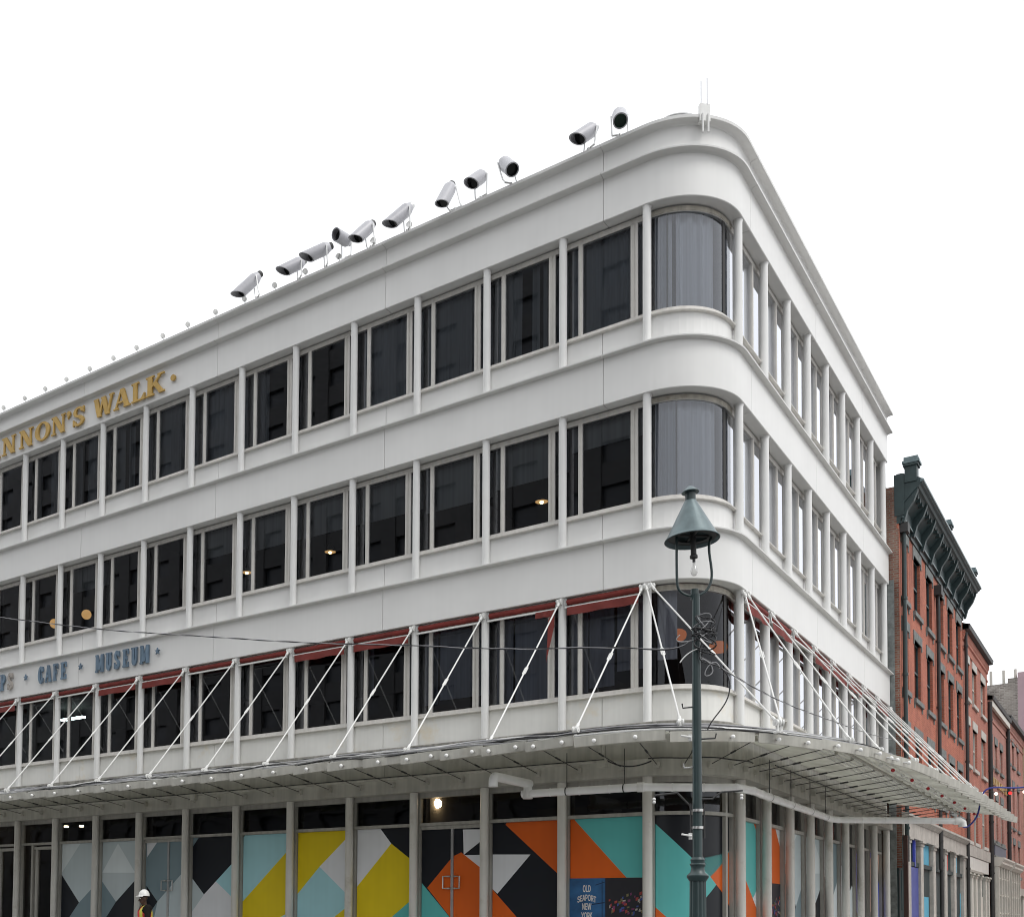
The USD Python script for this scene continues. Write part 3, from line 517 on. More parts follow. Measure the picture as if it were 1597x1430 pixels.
for i in range(len(ps) - 1):
    a, b = ps[i], ps[i + 1]; away = -1 if a + b < 1.9 else 1          # the end that drops, away from the corner
    ZO = ZOF((a + b) / 2); lp, dr = LIP((a + b) / 2), DRP((a + b) / 2)
    ss = np.linspace(a + 0.011, b - 0.011, 3 if not (-0.1 < a < 2.3) else 5); K = 22; V = []; n = len(ss)
    for s in ss:
        t = (s - a) / (b - a); t = t if away > 0 else 1 - t
        for k in range(K):
            q = k / (K - 1); o = 0.10 + q * (EO(s) + lp * t - 0.10)
            V.append(P3(s, o, ZI + (ZO - ZI) * q - dr * t * q + (0.022 if k % 2 else 0) * (1 if q > 0.3 else 0)))
    V = np.array(V); V2 = V + [0, 0, 0.02]; Fc = []; N = len(V)
    for x in range(n - 1):
        for k in range(K - 1):
            p, q, r, s_ = x * K + k, x * K + k + 1, (x + 1) * K + k, (x + 1) * K + k + 1
            Fc += [(p, q, s_), (p, s_, r), (N + p, N + s_, N + q), (N + p, N + r, N + s_)]
    rim = [(x * K + K - 1, (x + 1) * K + K - 1) for x in range(n - 1)] + [(k + 1, k) for k in range(K - 1)] + [((n - 1) * K + k, (n - 1) * K + k + 1) for k in range(K - 1)]
    for p, q in rim: Fc += [(p, q, N + q), (p, N + q, N + p)]
    CN.part('glass_panel', (np.vstack([V, V2]), np.array(Fc)), m_canopy)
    # lip plate
    e0 = np.array([P3(s, EO(s) + lp * (((s - a) / (b - a)) if away > 0 else 1 - (s - a) / (b - a)) + 0.012, 0) for s in ss])
    V = []; Fc = []
    for x, s in enumerate(ss):
        t = (s - a) / (b - a); t = t if away > 0 else 1 - t
        d = P3(s, 1, 0) - P3(s, 0, 0)
        for do, dz in ((-0.035, -0.135), (-0.010, -0.135), (0.012, 0.03), (-0.10, 0.036), (-0.10, 0.026), (-0.012, 0.022)):
            V.append(e0[x] + d * do + [0, 0, ZO - dr * t + dz])
    for x in range(n - 1):
        for k in range(6):
            p, q, r, s_ = x * 6 + k, x * 6 + (k + 1) % 6, (x + 1) * 6 + k, (x + 1) * 6 + (k + 1) % 6
            Fc += [(p, q, s_), (p, s_, r)]
    for o in (0, (n - 1) * 6): Fc += [(o, o + 1, o + 5), (o + 1, o + 2, o + 5), (o + 2, o + 3, o + 4), (o + 2, o + 4, o + 5)]
    t = trimesh.Trimesh(V, Fc, process=False); trimesh.repair.fix_winding(t)
    lip = CN.part('lip_plate', fix(t), m_gtan)
    for f in ((0.26, 0.68) if -0.05 < a < 2.6 else (0.22, 0.80) if -4 < a < 0 else (0.45,) if a < 0 else ()):
        s = a + (b - a) * f; t = f if away > 0 else 1 - f
        p = P3(s, EO(s) + lp * t - 0.005, ZO - dr * t - 0.055); d = P3(s, 1, 0) - P3(s, 0, 0); d = d * 0.97 + np.array([0, 0, -0.15])
        CN.part('bulb_socket', cyl(p, p + d * 0.075, 0.017, 8), m_galv, lip, smooth=40)
        CN.part('bulb', ball(p + d * 0.105, 0.037, 2), m_bulb, lip, smooth=True)
    if a > 2.6:
        s = (a + b) / 2; c_ = P3(s, EO(s) * 0.80, ZI + (ZO - ZI) * 0.80 - 0.10)
        CN.part('underside_bulb', ball(c_, 0.04, 1), m_redb if i % 2 else m_bulb, smooth=True)
    # dark tie rod with bracket on the beam, and turnbuckle
    s = (a + b) / 2; P, Q = P3(s, 0.20, 4.36), P3(s, EO(s) * 0.62, ZI + (ZO - ZI) * 0.62 - 0.06)
    r = CN.part('tie_rod', tube([P, Q], 0.009, 6), m_dark)
    CN.part('turnbuckle', cyl(P + (Q - P) * 0.46, P + (Q - P) * 0.56, 0.02, 6), m_dark, r)
    CN.part('bracket', seg(s - 0.045, s + 0.045, 0.146, 0.24, 4.30, 4.41), m_gtan, r)
    CN.part('end_clamp', cyl(Q, Q + [0, 0, 0.07], 0.035, 8), m_gtan, r)
for o, s0, s1 in ((2.0, S_W, S_E - 0.4),):
    z = ZI + (ZO_ - 0.05 - ZI) * 0.62 - 0.035
    for k, o_ in enumerate(np.arange(1.2, 2.45, 0.17)):
        q = (o_ - 0.1) / 3.2; zz_ = ZI + (ZO_ - 0.05 - ZI) * q
        CN.part('rib', seg(LA - 0.4, s1, o_ - 0.012, o_ + 0.012, zz_ - 0.035, zz_ + 0.004), m_metal)
    CN.part('purlin', seg(s0, s1, 1.98, 2.02, z - 0.075, z - 0.03), m_gtan)
# hanger rods from column heads to clevises on the lip
def hanger(P, Q, r=0.016, wide=0.0):
    P, Q = np.array(P), np.array(Q); d = (Q - P) / np.linalg.norm(Q - P)
    h = CN.part('hanger_rod', tube([P + d * 0.12, Q - d * 0.14], r, 8), m_metal, smooth=40)
    c = P + (Q - P) * 0.52; side = np.cross(d, [0, 0, 1]); side /= np.linalg.norm(side)
    CN.part('turnbuckle', cat_([tube([c - d * 0.13, c - d * 0.09 + side * 0.03, c + d * 0.09 + side * 0.03, c + d * 0.13], 0.011, 6), tube([c - d * 0.13, c - d * 0.09 - side * 0.03, c + d * 0.09 - side * 0.03, c + d * 0.13], 0.011, 6)]), m_metal, h)
    for X_, sg in ((P, 1), (Q, -1)):
        CN.part('clevis', cat_([cyl(X_ - side * 0.05, X_ - side * 0.025, 0.06, 12), cyl(X_ + side * 0.025, X_ + side * 0.05, 0.06, 12), tube([X_ + d * sg * 0.0, X_ + d * sg * 0.16], 0.03, 8), cyl(X_ - side * 0.06, X_ + side * 0.06, 0.02, 8)]), m_metal, h, smooth=40)
    CN.part('foot_plate', cat_([cyl(Q + [0, 0, -0.17], Q, 0.028, 8), bx(Q[0] - .05, Q[0] + .05, Q[1] - .05, Q[1] + .05, Q[2] - .18, Q[2] - .15)]), m_metal, h)
ZH = 7.93
for i in range(1, 15): hanger(P3(sA[i], 0.13, ZH), P3(sA[i], 3.06, 4.60))
hanger(P3(-0.05, 0.13, ZH), (0.0, -3.30, 4.62)); hanger(P3(0.03, 0.14, ZH), (1.66, -2.78, 4.66)); hanger(P3(0.12, 0.13, ZH), (2.98, -1.86, 4.66))
hanger(P3(SB0 - 0.09, 0.13, ZH), (3.02, -1.80, 4.66)); hanger(P3(SB0 + 0.04, 0.14, ZH), (3.70, 0.06, 4.56))
for i in range(1, 9):
    s = SB0 + PB * (i - 0.99) + (1.50 - 1.503); y = 1.49 + PB * (i - 1)
    hanger(P3(sB[i], 0.13, ZH), (R0 + float(EO(y - R0 + LA)) - 0.09, y, 4.55))
# service pipes under the canopy
for o, z, r in ((0.42, 4.47, 0.03), (0.56, 4.45, 0.026), (0.72, 4.46, 0.012)):
    CN.part('conduit', tube([P3(s, o, z) for s in np.arange(-27, -0.55, 0.6)], r, 8), m_gtan if r > 0.015 else m_dark, smooth=40)
    CN.part('conduit', tube([P3(s, o - 0.2, z + 0.03) for s in np.arange(SB0 + 0.6, S_E - 1, 0.6)], r, 8), m_gtan if r > 0.015 else m_dark, smooth=40)
jb = CN.part('junction_box', bx(-0.80, -0.62, -0.62, -0.48, 4.33, 4.50), m_gtan)
CN.part('conduit', tube([(-0.74, -0.55, 4.5), (-0.74, -0.55, 4.85)], 0.018, 8), m_gtan, jb); CN.part('conduit', tube([(-0.68, -0.55, 4.5), (-0.68, -0.55, 4.85)], 0.018, 8), m_gtan, jb)
CN.part('junction_box', bx(-12.0, -11.84, -0.72, -0.6, 4.3, 4.45), m_gtan)
CN.part('loose_wire', tube(smooth_line([(-0.62, -0.55, 4.47), (-0.45, -0.5, 4.38), (-0.22, -0.42, 4.33), (0.02, -0.34, 4.36), (0.2, -0.3, 4.42)]), 0.014, 6), m_black, jb)
CN.part('loose_wire', tube([P3(s, 0.27, 4.47 + 0.01 * math.sin(7 * s)) for s in np.arange(0.1, SB0, 0.1)], 0.013, 6), m_black, jb)

# cables lying along the canopy lip
CB = Thing('cable_bundle', 'bundle of loose grey and black cables lying along the front lip of the canopy', 'cables', (0, -3.2, 4.45))
for k in range(18):
    ph, am, w = rng.uniform(0, 6), rng.uniform(0.015, 0.05), rng.uniform(0.5, 1.6); ss = np.arange(-27.5 + k * 0.1, 2.6 - 0.12 * k, 0.2)
    o0, z0 = -0.04 - 0.06 * (k % 6), ZO_ + 0.045 + 0.022 * (k % 6)
    p = [P3(s, float(EO(s)) + 0.05 + o0 + am * math.sin(w * 1.3 * s + ph), z0 + 0.03 * math.sin(w * s + ph * 2) + 0.02 * math.sin(3.1 * w * s)) for s in ss]
    CB.part('cable', tube(p, [0.016, 0.011, 0.014, 0.010][k % 4], 6), [m_greyc, m_black, m_galv, m_metal, m_greyc][k % 5], smooth=True)

# ------------------------------------------------------------------ rolled awnings over the first-floor windows
AWV = {('A', 0): 'f', ('A', 1): 'torn', ('A', 3): 'f', ('A', 4): 'f', ('A', 7): 'f', ('A', 8): 'f', ('A', 11): 'f', ('A', 13): 'f', ('B', 0): 'f', ('B', 1): 'f', ('B', 3): 'f', ('B', 4): 'f', ('B', 5): 'f', ('B', 7): 'f'}
ORD = ['first', 'second', 'third', 'fourth', 'fifth', 'sixth', 'seventh', 'eighth', 'ninth', 'tenth', 'eleventh', 'twelfth', 'thirteenth', 'fourteenth']
for s0, s1, f, i in bays:
    if f == 'C': continue
    st_ = AWV.get((f, i))
    what = {None: 'rolled dark red awning without valance', 'f': 'rolled red awning with straight hanging valance', 'torn': 'rolled red awning with torn valance and dangling strip'}[st_]
    L = f'{what}, {ORD[i]} bay {"left of" if f == "A" else "right of"} the rounded corner'
    A = Thing('awning', L, 'awning', P3((s0 + s1) / 2, 0, 7.9), 'rolled red awnings over the long window bands')
    a, b = s0 + 0.13, s1 - 0.11
    A.part('roll', tube([P3(s, 0.035, 7.925 + 0.004 * math.sin(9 * s)) for s in np.linspace(a, b, 7)], 0.062, 12), m_red, smooth=40)
    A.part('front_bar', seg(a - 0.03, b, 0.05, 0.10, 7.79, 7.822), m_metal)
    for e in (a - 0.02, b + 0.02): A.part('end_bracket', seg(e - 0.03, e + 0.03, -0.08, 0.09, 7.82, 8.0), m_galv)
    def drop(a_, b_, h):
        ss = np.linspace(a_, b_, 12); V = []; Fc = []
        for k, s in enumerate(ss):
            V += [P3(s, 0.106, 7.80), P3(s, 0.106 + 0.02 * math.sin(k * 1.3 + i), 7.80 - h * (1 + 0.04 * math.sin(k * 0.9 + i)))]
            if k: Fc += [(2 * k - 2, 2 * k - 1, 2 * k + 1), (2 * k - 2, 2 * k + 1, 2 * k)]
        A.part('valance', (np.array(V), np.array(Fc)), m_redv, smooth=True)
    if st_ == 'f': drop(a + 0.02, b - 0.03, 0.17)
    if st_ == 'torn':
        drop(b - 0.46, b - 0.02, 0.13)
        A.part('dangling_strip', trimesh.Trimesh([P3(b - 0.02, 0.10, 7.78), P3(b - 0.16, 0.11, 7.60), P3(b - 0.20, 0.12, 6.70), P3(b - 0.02, 0.11, 7.45)], [(0, 1, 3), (1, 2, 3)], process=False), m_redv)

# ------------------------------------------------------------------ raised lettering
def ring_(cx, cy, rx, ry, tx, ty):
    o = affinity.scale(Point(cx, cy).buffer(1, 24), rx, ry); return o.difference(affinity.scale(Point(cx, cy).buffer(1, 24), rx - tx, ry - ty))
def glyph(c, T=0.24, t=0.085, sf=0.075):
    b = sbox
    def sr(x, y, w=0.30): return b(max(x - w / 2, 0), y, min(x + w / 2, 1), y + sf)
    def bar(p, q, w): return Polygon([(p[0] - w / 2, p[1]), (p[0] + w / 2, p[1]), (q[0] + w / 2, q[1]), (q[0] - w / 2, q[1])])
    if c == 'N': g = [b(.12, 0, .12 + t, 1), bar((.20, 1), (.80, 0), T * 1.15), b(.86 - t, 0, .86, 1), sr(.15, 0), sr(.15, 1 - sf), sr(.84, 1 - sf)]
    elif c == 'A': g = [bar((.12, 0), (.46, 1), t), bar((.80, 0), (.50, 1), T), b(.25, .28, .72, .28 + t), sr(.13, 0), sr(.80, 0, .38)]
    elif c == 'W': g = [bar((.10, 1), (.28, 0), T * .8), bar((.28, 0), (.48, 1), t), bar((.48, 1), (.68, 0), T * .8), bar((.70, 0), (.90, 1), t), sr(.10, 1 - sf, .26), sr(.47, 1 - sf, .2), sr(.89, 1 - sf, .22)]
    elif c == 'L': g = [b(.16, 0, .16 + T, 1), b(.05, 0, .95, sf), Polygon([(.95, 0), (.95, .32), (.88, .32), (.70, sf), (.7, 0)]), sr(.28, 1 - sf, .5)]
    elif c == 'K': g = [b(.10, 0, .10 + T, 1), bar((.34, .42), (.80, 1), t * 1.3), bar((.86, 0), (.46, .62), T), sr(.22, 0, .42), sr(.22, 1 - sf, .42), sr(.80, 1 - sf, .34), sr(.86, 0, .28)]
    elif c == 'O': g = [ring_(.5, .5, .5, .52, T, t)]
    elif c == 'C': g = [ring_(.52, .5, .5, .52, T, t).difference(b(.66, .30, 1.1, .70)), b(.86, .68, .95, .98), b(.86, .06, .95, .32)]
    elif c == 'S':
        w = T * .95; y0 = .26; g = [ring_(.5, .74, .42, .28, w, t * 1.2).difference(Polygon([(.5, .74), (1.1, .74), (1.1, .2), (.5, .2)])), ring_(.5, .26, .44, .28, w, t * 1.2).difference(Polygon([(.5, .26), (-.1, .26), (-.1, .8), (.5, .8)])),
             b(.44, .44, .56, .56), b(.85, .66, .93, .98), b(.06, .02, .14, .36), Polygon([(.28, .62), (.50, .46), (.72, .38), (.66, .26), (.5, .44), (.2, .66)])]
    elif c == "'": g = [affinity.scale(Point(.5, .86).buffer(1), .42, .14), Polygon([(.2, .84), (.92, .84), (.3, .58)])]
    elif c == 'M': g = [b(.08, 0, .08 + t * 1.6, 1), bar((.18, 1), (.5, .12), T * .85), bar((.84, 1), (.52, .12), t * 1.5), b(.74, 0, .74 + T * .8, 1), sr(.14, 0, .26), sr(.84, 0, .3), sr(.14, 1 - sf, .24), sr(.86, 1 - sf, .24)]
    elif c == 'U': g = [b(.12, .22, .12 + T, 1), b(.78 - t, .22, .78 + t * .6, 1), ring_(.47, .28, .36, .28, T, .12).intersection(b(0, 0, 1, .28)), sr(.2, 1 - sf, .4), sr(.78, 1 - sf, .34)]
    elif c == 'E': g = [b(.14, 0, .14 + T, 1), b(.04, 0, .9, sf * 1.2), b(.04, 1 - sf * 1.2, .9, 1), b(.3, .47, .68, .47 + sf), b(.82, 0, .92, .28), b(.82, .72, .92, 1), b(.62, .38, .7, .64)]
    elif c == 'F': g = [b(.14, 0, .14 + T, 1), b(.02, 0, .6, sf), b(.04, 1 - sf * 1.2, .92, 1), b(.3, .47, .7, .47 + sf), b(.84, .70, .94, 1), b(.62, .38, .7, .64)]
    elif c == 'P': g = [b(.14, 0, .14 + T, 1), b(.02, 0, .6, sf), b(.02, 1 - sf, .5, 1), ring_(.5, .73, .44, .28, T, .09).intersection(b(.3, .4, 1, 1.1))]
    elif c == '*': g = [Polygon([(.5 + (.5 if k % 2 == 0 else .2) * math.sin(k * math.pi / 5), .5 + (.5 if k % 2 == 0 else .2) * math.cos(k * math.pi / 5)) for k in range(10)])]
    else: g = [Point(.5, .5).buffer(.5)]
    return unary_union(g).buffer(0.004)
def letters(T_, items, o, z0, h, m, d, **kw):
    for ch, x0, x1, *r in items:
        g = glyph(ch, **kw); zb, hh = (r[0], r[1]) if r else (z0, h)
        for gg in getattr(g, 'geoms', [g]):
            e = trimesh.creation.extrude_polygon(gg, d, engine='earcut')
            v = e.vertices; V = np.array([P3(x0 + a * (x1 - x0), o + q, zb + b * hh) for a, b, q in v])
            T_.part({'*': 'star', '.': 'dot', "'": 'apostrophe'}.get(ch, 'letter'), fix(trimesh.Trimesh(V, e.faces, process=False)), (r[2] if len(r) > 2 else m))
GL = Thing('gold_lettering', "raised gold serif letters reading CANNON'S WALK on the top band", 'lettering', (-17.5, -0.15, 15.9))
letters(GL, [('W', -16.79, -15.92), ('A', -15.92, -15.21), ('L', -15.18, -14.57), ('K', -14.56, -13.81), ('S', -17.77, -17.21), ("'", -18.04, -17.85), ('N', -18.76, -18.09), ('O', -19.56, -18.85),
             ('N', -20.36, -19.67), ('N', -21.25, -20.55), ('A', -22.0, -21.35), ('C', -22.75, -22.1), ('.', -13.56, -13.38, 16.06, 0.17)], 0.150, 15.885, 0.555, m_gold, 0.05)
BL_ = Thing('blue_lettering', 'raised weathered blue letters reading SHOPS CAFE MUSEUM with stars on the lower band', 'lettering', (-17.5, -0.15, 8.3))
SH = 0.20
letters(BL_, [('P', -21.06, -20.80), ('S', -20.69, -20.42, 8.305, 0.51, m_greyl), ('*', -19.87, -19.67, 8.48, SH), ('C', -19.15, -18.90), ('A', -18.81, -18.53), ('F', -18.44, -18.20), ('E', -18.08, -17.81), ('*', -17.27, -17.07, 8.48, SH),
              ('M', -16.5, -16.16), ('U', -16.05, -15.79), ('S', -15.69, -15.45), ('E', -15.33, -15.07), ('U', -14.97, -14.70), ('M', -14.61, -14.26), ('*', -14.01, -13.81, 8.48, SH), ('O', -21.4, -21.14)], 0.150, 8.305, 0.51, m_bluel, 0.045, T=0.36, t=0.15, sf=0.09)

# ------------------------------------------------------------------ roof floodlights
FL = [([-11.01, -0.25, 17.62], [-10.65, 0.25, 18.31]), ([-9.46, -0.25, 17.69], [-9.14, 0.25, 18.11]), ([-8.7, -0.25, 17.77], [-8.27, 0.25, 18.17]), ([-7.77, -0.25, 18.0], [-7.70, 0.25, 18.02]), ([-7.16, -0.25, 17.66], [-7.0, 0.25, 18.26]),
      ([-6.16, -0.25, 17.64], [-5.86, 0.25, 18.26]), ([-4.73, -0.25, 17.56], [-4.76, 0.25, 18.32]), ([-3.96, -0.25, 17.72], [-3.91, 0.25, 18.19]), ([-2.93, -0.25, 17.6], [-3.46, 0.25, 18.3]), ([-1.4, -0.25, 17.62], [-1.21, 0.25, 18.1]), ([-0.46, -0.25, 17.59], [-0.70, 0.25, 18.17])]
FT = [(-10.57, .05, 17.61), (-9.17, .05, 17.58), (-8.3, .05, 17.56), (-7.67, .05, 17.57), (-6.91, .05, 17.59), (-5.86, .05, 17.56), (-4.54, .05, 17.55), (-3.88, .05, 17.54), (-3.1, .05, 17.52), (-1.28, .05, 17.5), (-0.6, .05, 17.52)]
FLAB = ['steep grey cylindrical floodlight, leftmost of the big lamps on the roof edge', 'grey cylindrical floodlight whose back end is overlapped by the next one', 'long flat-lying grey floodlight overlapping its left neighbour', 'floodlight turned up to the sky with its dark mouth to the upper left',
        'slanting floodlight just right of the one turned to the sky', 'long slanting floodlight alone midway along the front roof edge', 'steep white floodlight pointing almost straight down', 'short white floodlight with round dark mouth and tall thin bracket', 'stubby floodlight aimed to the right with its mouth towards the corner',
        'white floodlight with dark oval mouth, second from the rounded corner', 'white floodlight seen head on with dark green lens nearest the corner']
m_lens = mat('dark_lens', (0.012, 0.014, 0.014), 0.15, 0.1); m_lensg = mat('green_lens', (0.015, 0.05, 0.03), 0.12, 0.3, 30.0); m_hous = mat('grey_white_lamp_housing', (0.40, 0.40, 0.425), 0.4, 0.05)
SHIFT = 20.40 / 20.66
for k, ((p, q), ft, lab) in enumerate(zip(FL, FT, FLAB)):
    p, q, ft = (CAM + (np.array(v) - CAM) * SHIFT for v in (p, q, ft)); ft[2] = 17.28
    d = (q - p) / np.linalg.norm(q - p); L_ = max(np.linalg.norm(q - p), 0.5); q = p + d * L_
    T = Thing('floodlight', lab, 'floodlight', ft, 'big cylindrical floodlights along the front roof edge')
    t = lathe([(0.125, 0.0), (0.15, 0), (0.15, 0.70), (0.145, 0.74), (0.105, 0.86), (0.10, 0.88), (0, 0.88)], p, q, 24)
    # the mouth is cut at a slant, longer on top
    up = np.array([0, 0, 1.0]) - d * d[2]; up /= np.linalg.norm(up); v = np.array(t.vertices); tt = (v - p) @ d; front = tt < 0.02
    v[front] += np.outer(-(v[front] - p) @ up * (0.9 if k not in (10, 8, 3) else 0.25), d); t = trimesh.Trimesh(v, t.faces, process=False)
    h = T.part('housing', t, m_hous, smooth=35)
    T.part('lens', lathe([(0, 0), (0.143, 0), (0.143, 0.02), (0, 0.02)], p + d * 0.12, p + d * 1.12, 20), m_lensg if k == 10 else m_lens, h)
    T.part('rear_cap', lathe([(0.0, 0), (0.085, 0), (0.085, 0.8), (0.07, 1), (0, 1)], p + d * L_ * 0.86, p + d * L_ * 1.0, 16), m_dark if k % 2 == 0 else m_galv, smooth=35)
    piv = p + d * L_ * 0.72; side = np.cross(d, [0, 0, 1.0]); side /= np.linalg.norm(side)
    base = ft + [0, 0, 0.05]
    T.part('bracket', cat_([tube([piv + side * sg * 0.17, (piv + side * sg * 0.17) * [1, 1, 0] * 0.35 + (base + side * sg * 0.15) * [1, 1, 0] * 0.65 + [0, 0, base[2] + 0.12], base + side * sg * 0.15], 0.017, 6) for sg in (-1, 1)] + [tube([base - side * 0.16, base + side * 0.16], 0.02, 6), cyl(ft, base, 0.05, 10)]), m_galv)
SPX = [[-21.44, 17.58], [-20.34, 17.52], [-19.31, 17.55], [-18.29, 17.55], [-17.21, 17.55], [-16.15, 17.52], [-15.16, 17.53], [-14.08, 17.56], [-13.09, 17.57], [-12.04, 17.58], [-10.99, 17.56], [-9.94, 17.57], [-8.92, 17.58], [-7.86, 17.58], [-6.81, 17.55], [-5.77, 17.57]]
SL = 'small round spotlight on a thin stalk at the front roof edge'
for k, (x, z) in enumerate(SPX):
    c = CAM + (np.array([x, -0.05, z]) - CAM) * 0.994; ft = np.array([c[0] + 0.05, c[1], 17.28])
    if k == 0:
        T = Thing('spotlight', SL, 'spotlight', ft, 'small spotlights in a row along the front roof edge'); d = np.array([0.88, -0.32, -0.36]); d /= np.linalg.norm(d)
        T.part('head', lathe([(0, 0), (0.035, 0.0), (0.066, 0.75), (0.072, 1), (0, 0.95)], c - d * 0.07, c + d * 0.05, 14), m_galv, smooth=40)
        T.part('stalk', tube([ft, ft + [0, 0, 0.12], c - d * 0.03], 0.013, 6), m_galv); src, f0 = T.path, ft
    else:
        M_ = Gf.Matrix4d(1.0); M_.SetTranslate(Gf.Vec3d(*map(float, ft))); copy_of(src, 'spotlight', SL, 'spotlight', 'small spotlights in a row along the front roof edge', M_)
# antenna and roof hoop at the corner
AN = Thing('antenna', 'white box antenna with two tall thin whips on the rounded corner of the roof', 'antenna', (1.0, -0.05, 16.9))
ap = P3(1.02, 0.26, 0); ax, ay = ap[0], ap[1]
AN.part('box', seg(0.93, 1.11, 0.22, 0.31, 17.12, 17.47), m_metal)
for ds in (-0.045, 0.045): AN.part('mounting_tube', cyl(P3(1.02 + ds, 0.325, 16.88), P3(1.02 + ds, 0.325, 17.25), 0.02, 8), m_metal)
for dx in (-0.06, 0.06): AN.part('whip', cyl((ax + dx, ay, 17.45), (ax + dx, ay, 18.0), 0.009, 6), m_hous)
single('roof_hoop', tube(smooth_line([(-0.6, 1.2, 16.9), (-0.45, 1.1, 17.9), (-0.1, 1.0, 18.16), (0.3, 0.95, 18.12), (0.7, 0.9, 17.85), (0.95, 0.85, 17.5), (1.0, 0.85, 16.9)], 40), 0.035, 8), m_galv, 'thin bent metal hoop rising just behind the rounded parapet', 'rail', smooth=True)

# ------------------------------------------------------------------ drain pipe under the canopy
DP = Thing('drain_pipe', 'ribbed metal drain pipe with white plastic elbows slung in front of the shop columns', 'pipe', (0, -1.3, 3.8))
pp = [(-2.04, -1.37, 3.8), (0.37, -1.26, 3.8), (1.80, -0.25, 3.8), (1.92, 0.4, 3.8), (1.86, 1.7, 3.8), (1.76, 7.3, 3.8), (1.86, 7.56, 3.8), (4.10, 9.2, 3.8)]
for a, b in zip(pp[:-1], pp[1:]):
    a, b = np.array(a), np.array(b); n = max(1, int(np.linalg.norm(b - a) / 0.55)); prof = [(0, 0)]
    for k in range(n): prof += [(0.078, k / n + 1e-4), (0.078, (k + 0.96) / n), (0.084, (k + 0.97) / n), (0.084, (k + 1) / n)]
    DP.part('pipe_length', lathe(prof + [(0, 1)], a, b, 18), m_alu, smooth=30)
for c in pp[1:-1]: DP.part('joint', ball(c, 0.083, 2), m_alu, smooth=True)
c = np.array(pp[-1]); DP.part('end_elbow', tube([c, c + [0.1, 0.07, 0], c + [0.16, 0.11, -0.04], c + [0.17, 0.12, -0.14]], 0.095, 14), m_metal, smooth=40)
DP.part('collar', cyl((0.30, -1.265, 3.8), (0.42, -1.24, 3.8), 0.092, 16), m_metal)
DP.part('plastic_tee', cat_([cyl((-1.92, -1.37, 3.72), (-1.92, -1.37, 3.98), 0.085, 16), cyl((-1.92, -1.37, 3.7), (-1.92, -1.37, 3.82), 0.098, 16)]), m_metal, smooth=40)
DP.part('plastic_elbow', tube([(-1.93, -2.75, 3.80), (-1.93, -2.75, 3.90), (-1.93, -2.735, 3.955), (-1.93, -2.70, 3.99), (-1.93, -2.64, 4.0), (-1.92, -1.30, 4.0)], 0.088, 14), m_metal, smooth=40)
for x, y in ((-1.1, -1.33), (0.05, -1.275), (1.2, -0.68), (1.86, 1.7), (1.83, 3.4), (1.80, 5.1), (1.78, 6.6)):
    DP.part('strap_hanger', cat_([tube([(x, y, 3.89), (x, y, 4.55)], 0.008, 6), lathe([(0.088, 0), (0.088, 1)], (x - .012, y, 3.8), (x + .012, y, 3.8), 14) if y < -0.5 else lathe([(0.088, 0), (0.088, 1)], (x, y - .012, 3.8), (x, y + .012, 3.8), 14)]), m_dark)

# ------------------------------------------------------------------ lamps seen through the windows
em_w = emit('warm_lamp', (1.0, 0.62, 0.28), 9.0); em_o = emit('orange_lampshade', (1.0, 0.26, 0.05), 0.36); em_g = emit('globe_lamp', (1.0, 0.58, 0.22), 0.75); em_b = emit('bare_bulb', (1.0, 0.75, 0.42), 60.0); em_f = emit('tube_lamp', (0.75, 0.95, 0.9), 7.0); em_d = emit('downlight', (1.0, 0.8, 0.55), 12.0)
PLB = {0: 'third-storey pendant lamp with a lit disc, second bay left of the corner', 1: 'third-storey pendant lamp with a lit disc, fifth bay left of the corner', 2: 'pendant lamp half behind a mullion, sixth bay left of the corner', 3: 'third-storey pendant lamp with a lit disc, eighth bay left of the corner'}
for k, (x, z) in enumerate([(-3.13, 10.89), (-9.28, 10.93), (-12.24, 10.93), (-15.57, 10.92)]):
    T = Thing('pendant_lamp', PLB[k], 'lamp', (x, 1.6, z), 'pendant lamps with lit discs on the third storey')
    T.part('shade', lathe([(0.155, 0), (0.16, 0.02), (0.06, 0.8), (0.03, 1), (0, 1)], (x, 1.6, z), (x, 1.6, z + 0.22), 24), m_dark, smooth=40)
    T.part('lit_disc', lathe([(0, 0), (0.145, 0), (0.145, 0.01), (0, 0.01)], (x, 1.6, z + 0.005), (x, 1.6, z + 1.0), 24), em_g)
    T.part('bulb', ball((x, 1.6, z - 0.0), 0.05, 2), em_w); T.part('cord', tube([(x, 1.6, z + 0.2), (x, 1.6, 11.88)], 0.006, 5), m_black)
for k, (x, z) in enumerate([(-19.12, 10.85), (-20.72, 10.81)]):
    T = Thing('globe_lamp', ['amber globe lamp in the window above the middle of the gap before CAFE', 'amber globe lamp half hidden by a white column near the left edge'][k], 'lamp', (x, 1.6, z), 'amber globe lamps on the third storey')
    T.part('globe', ball((x, 1.6, z), 0.155, 3), em_g, smooth=True); T.part('cord', tube([(x, 1.6, z + 0.15), (x, 1.6, 11.88)], 0.006, 5), m_black)
for k, (x, y, z) in enumerate([(0.06, 1.5, 7.3), (0.56, 2.6, 7.2), (-0.95, 1.7, 7.02)]):
    T = Thing('drum_lamp', ['orange drum lampshade left of the lamp post in the curved window', 'orange drum lampshade right of the lamp post in the curved window', 'orange lampshade below the blue-grey curtain in the first bay left of the corner'][k], 'lamp', (x, y, z), 'orange drum lamps behind the second-storey corner windows')
    T.part('shade', lathe([(0, 0), (0.13, 0.0), (0.18, 0.2), (0.195, 0.5), (0.18, 0.8), (0.12, 1), (0, 1)], (x, y, z - 0.11), (x, y, z + 0.11), 24), em_o, smooth=40); T.part('cord', tube([(x, y, z + 0.12), (x, y, 8.02)], 0.006, 5), m_black)
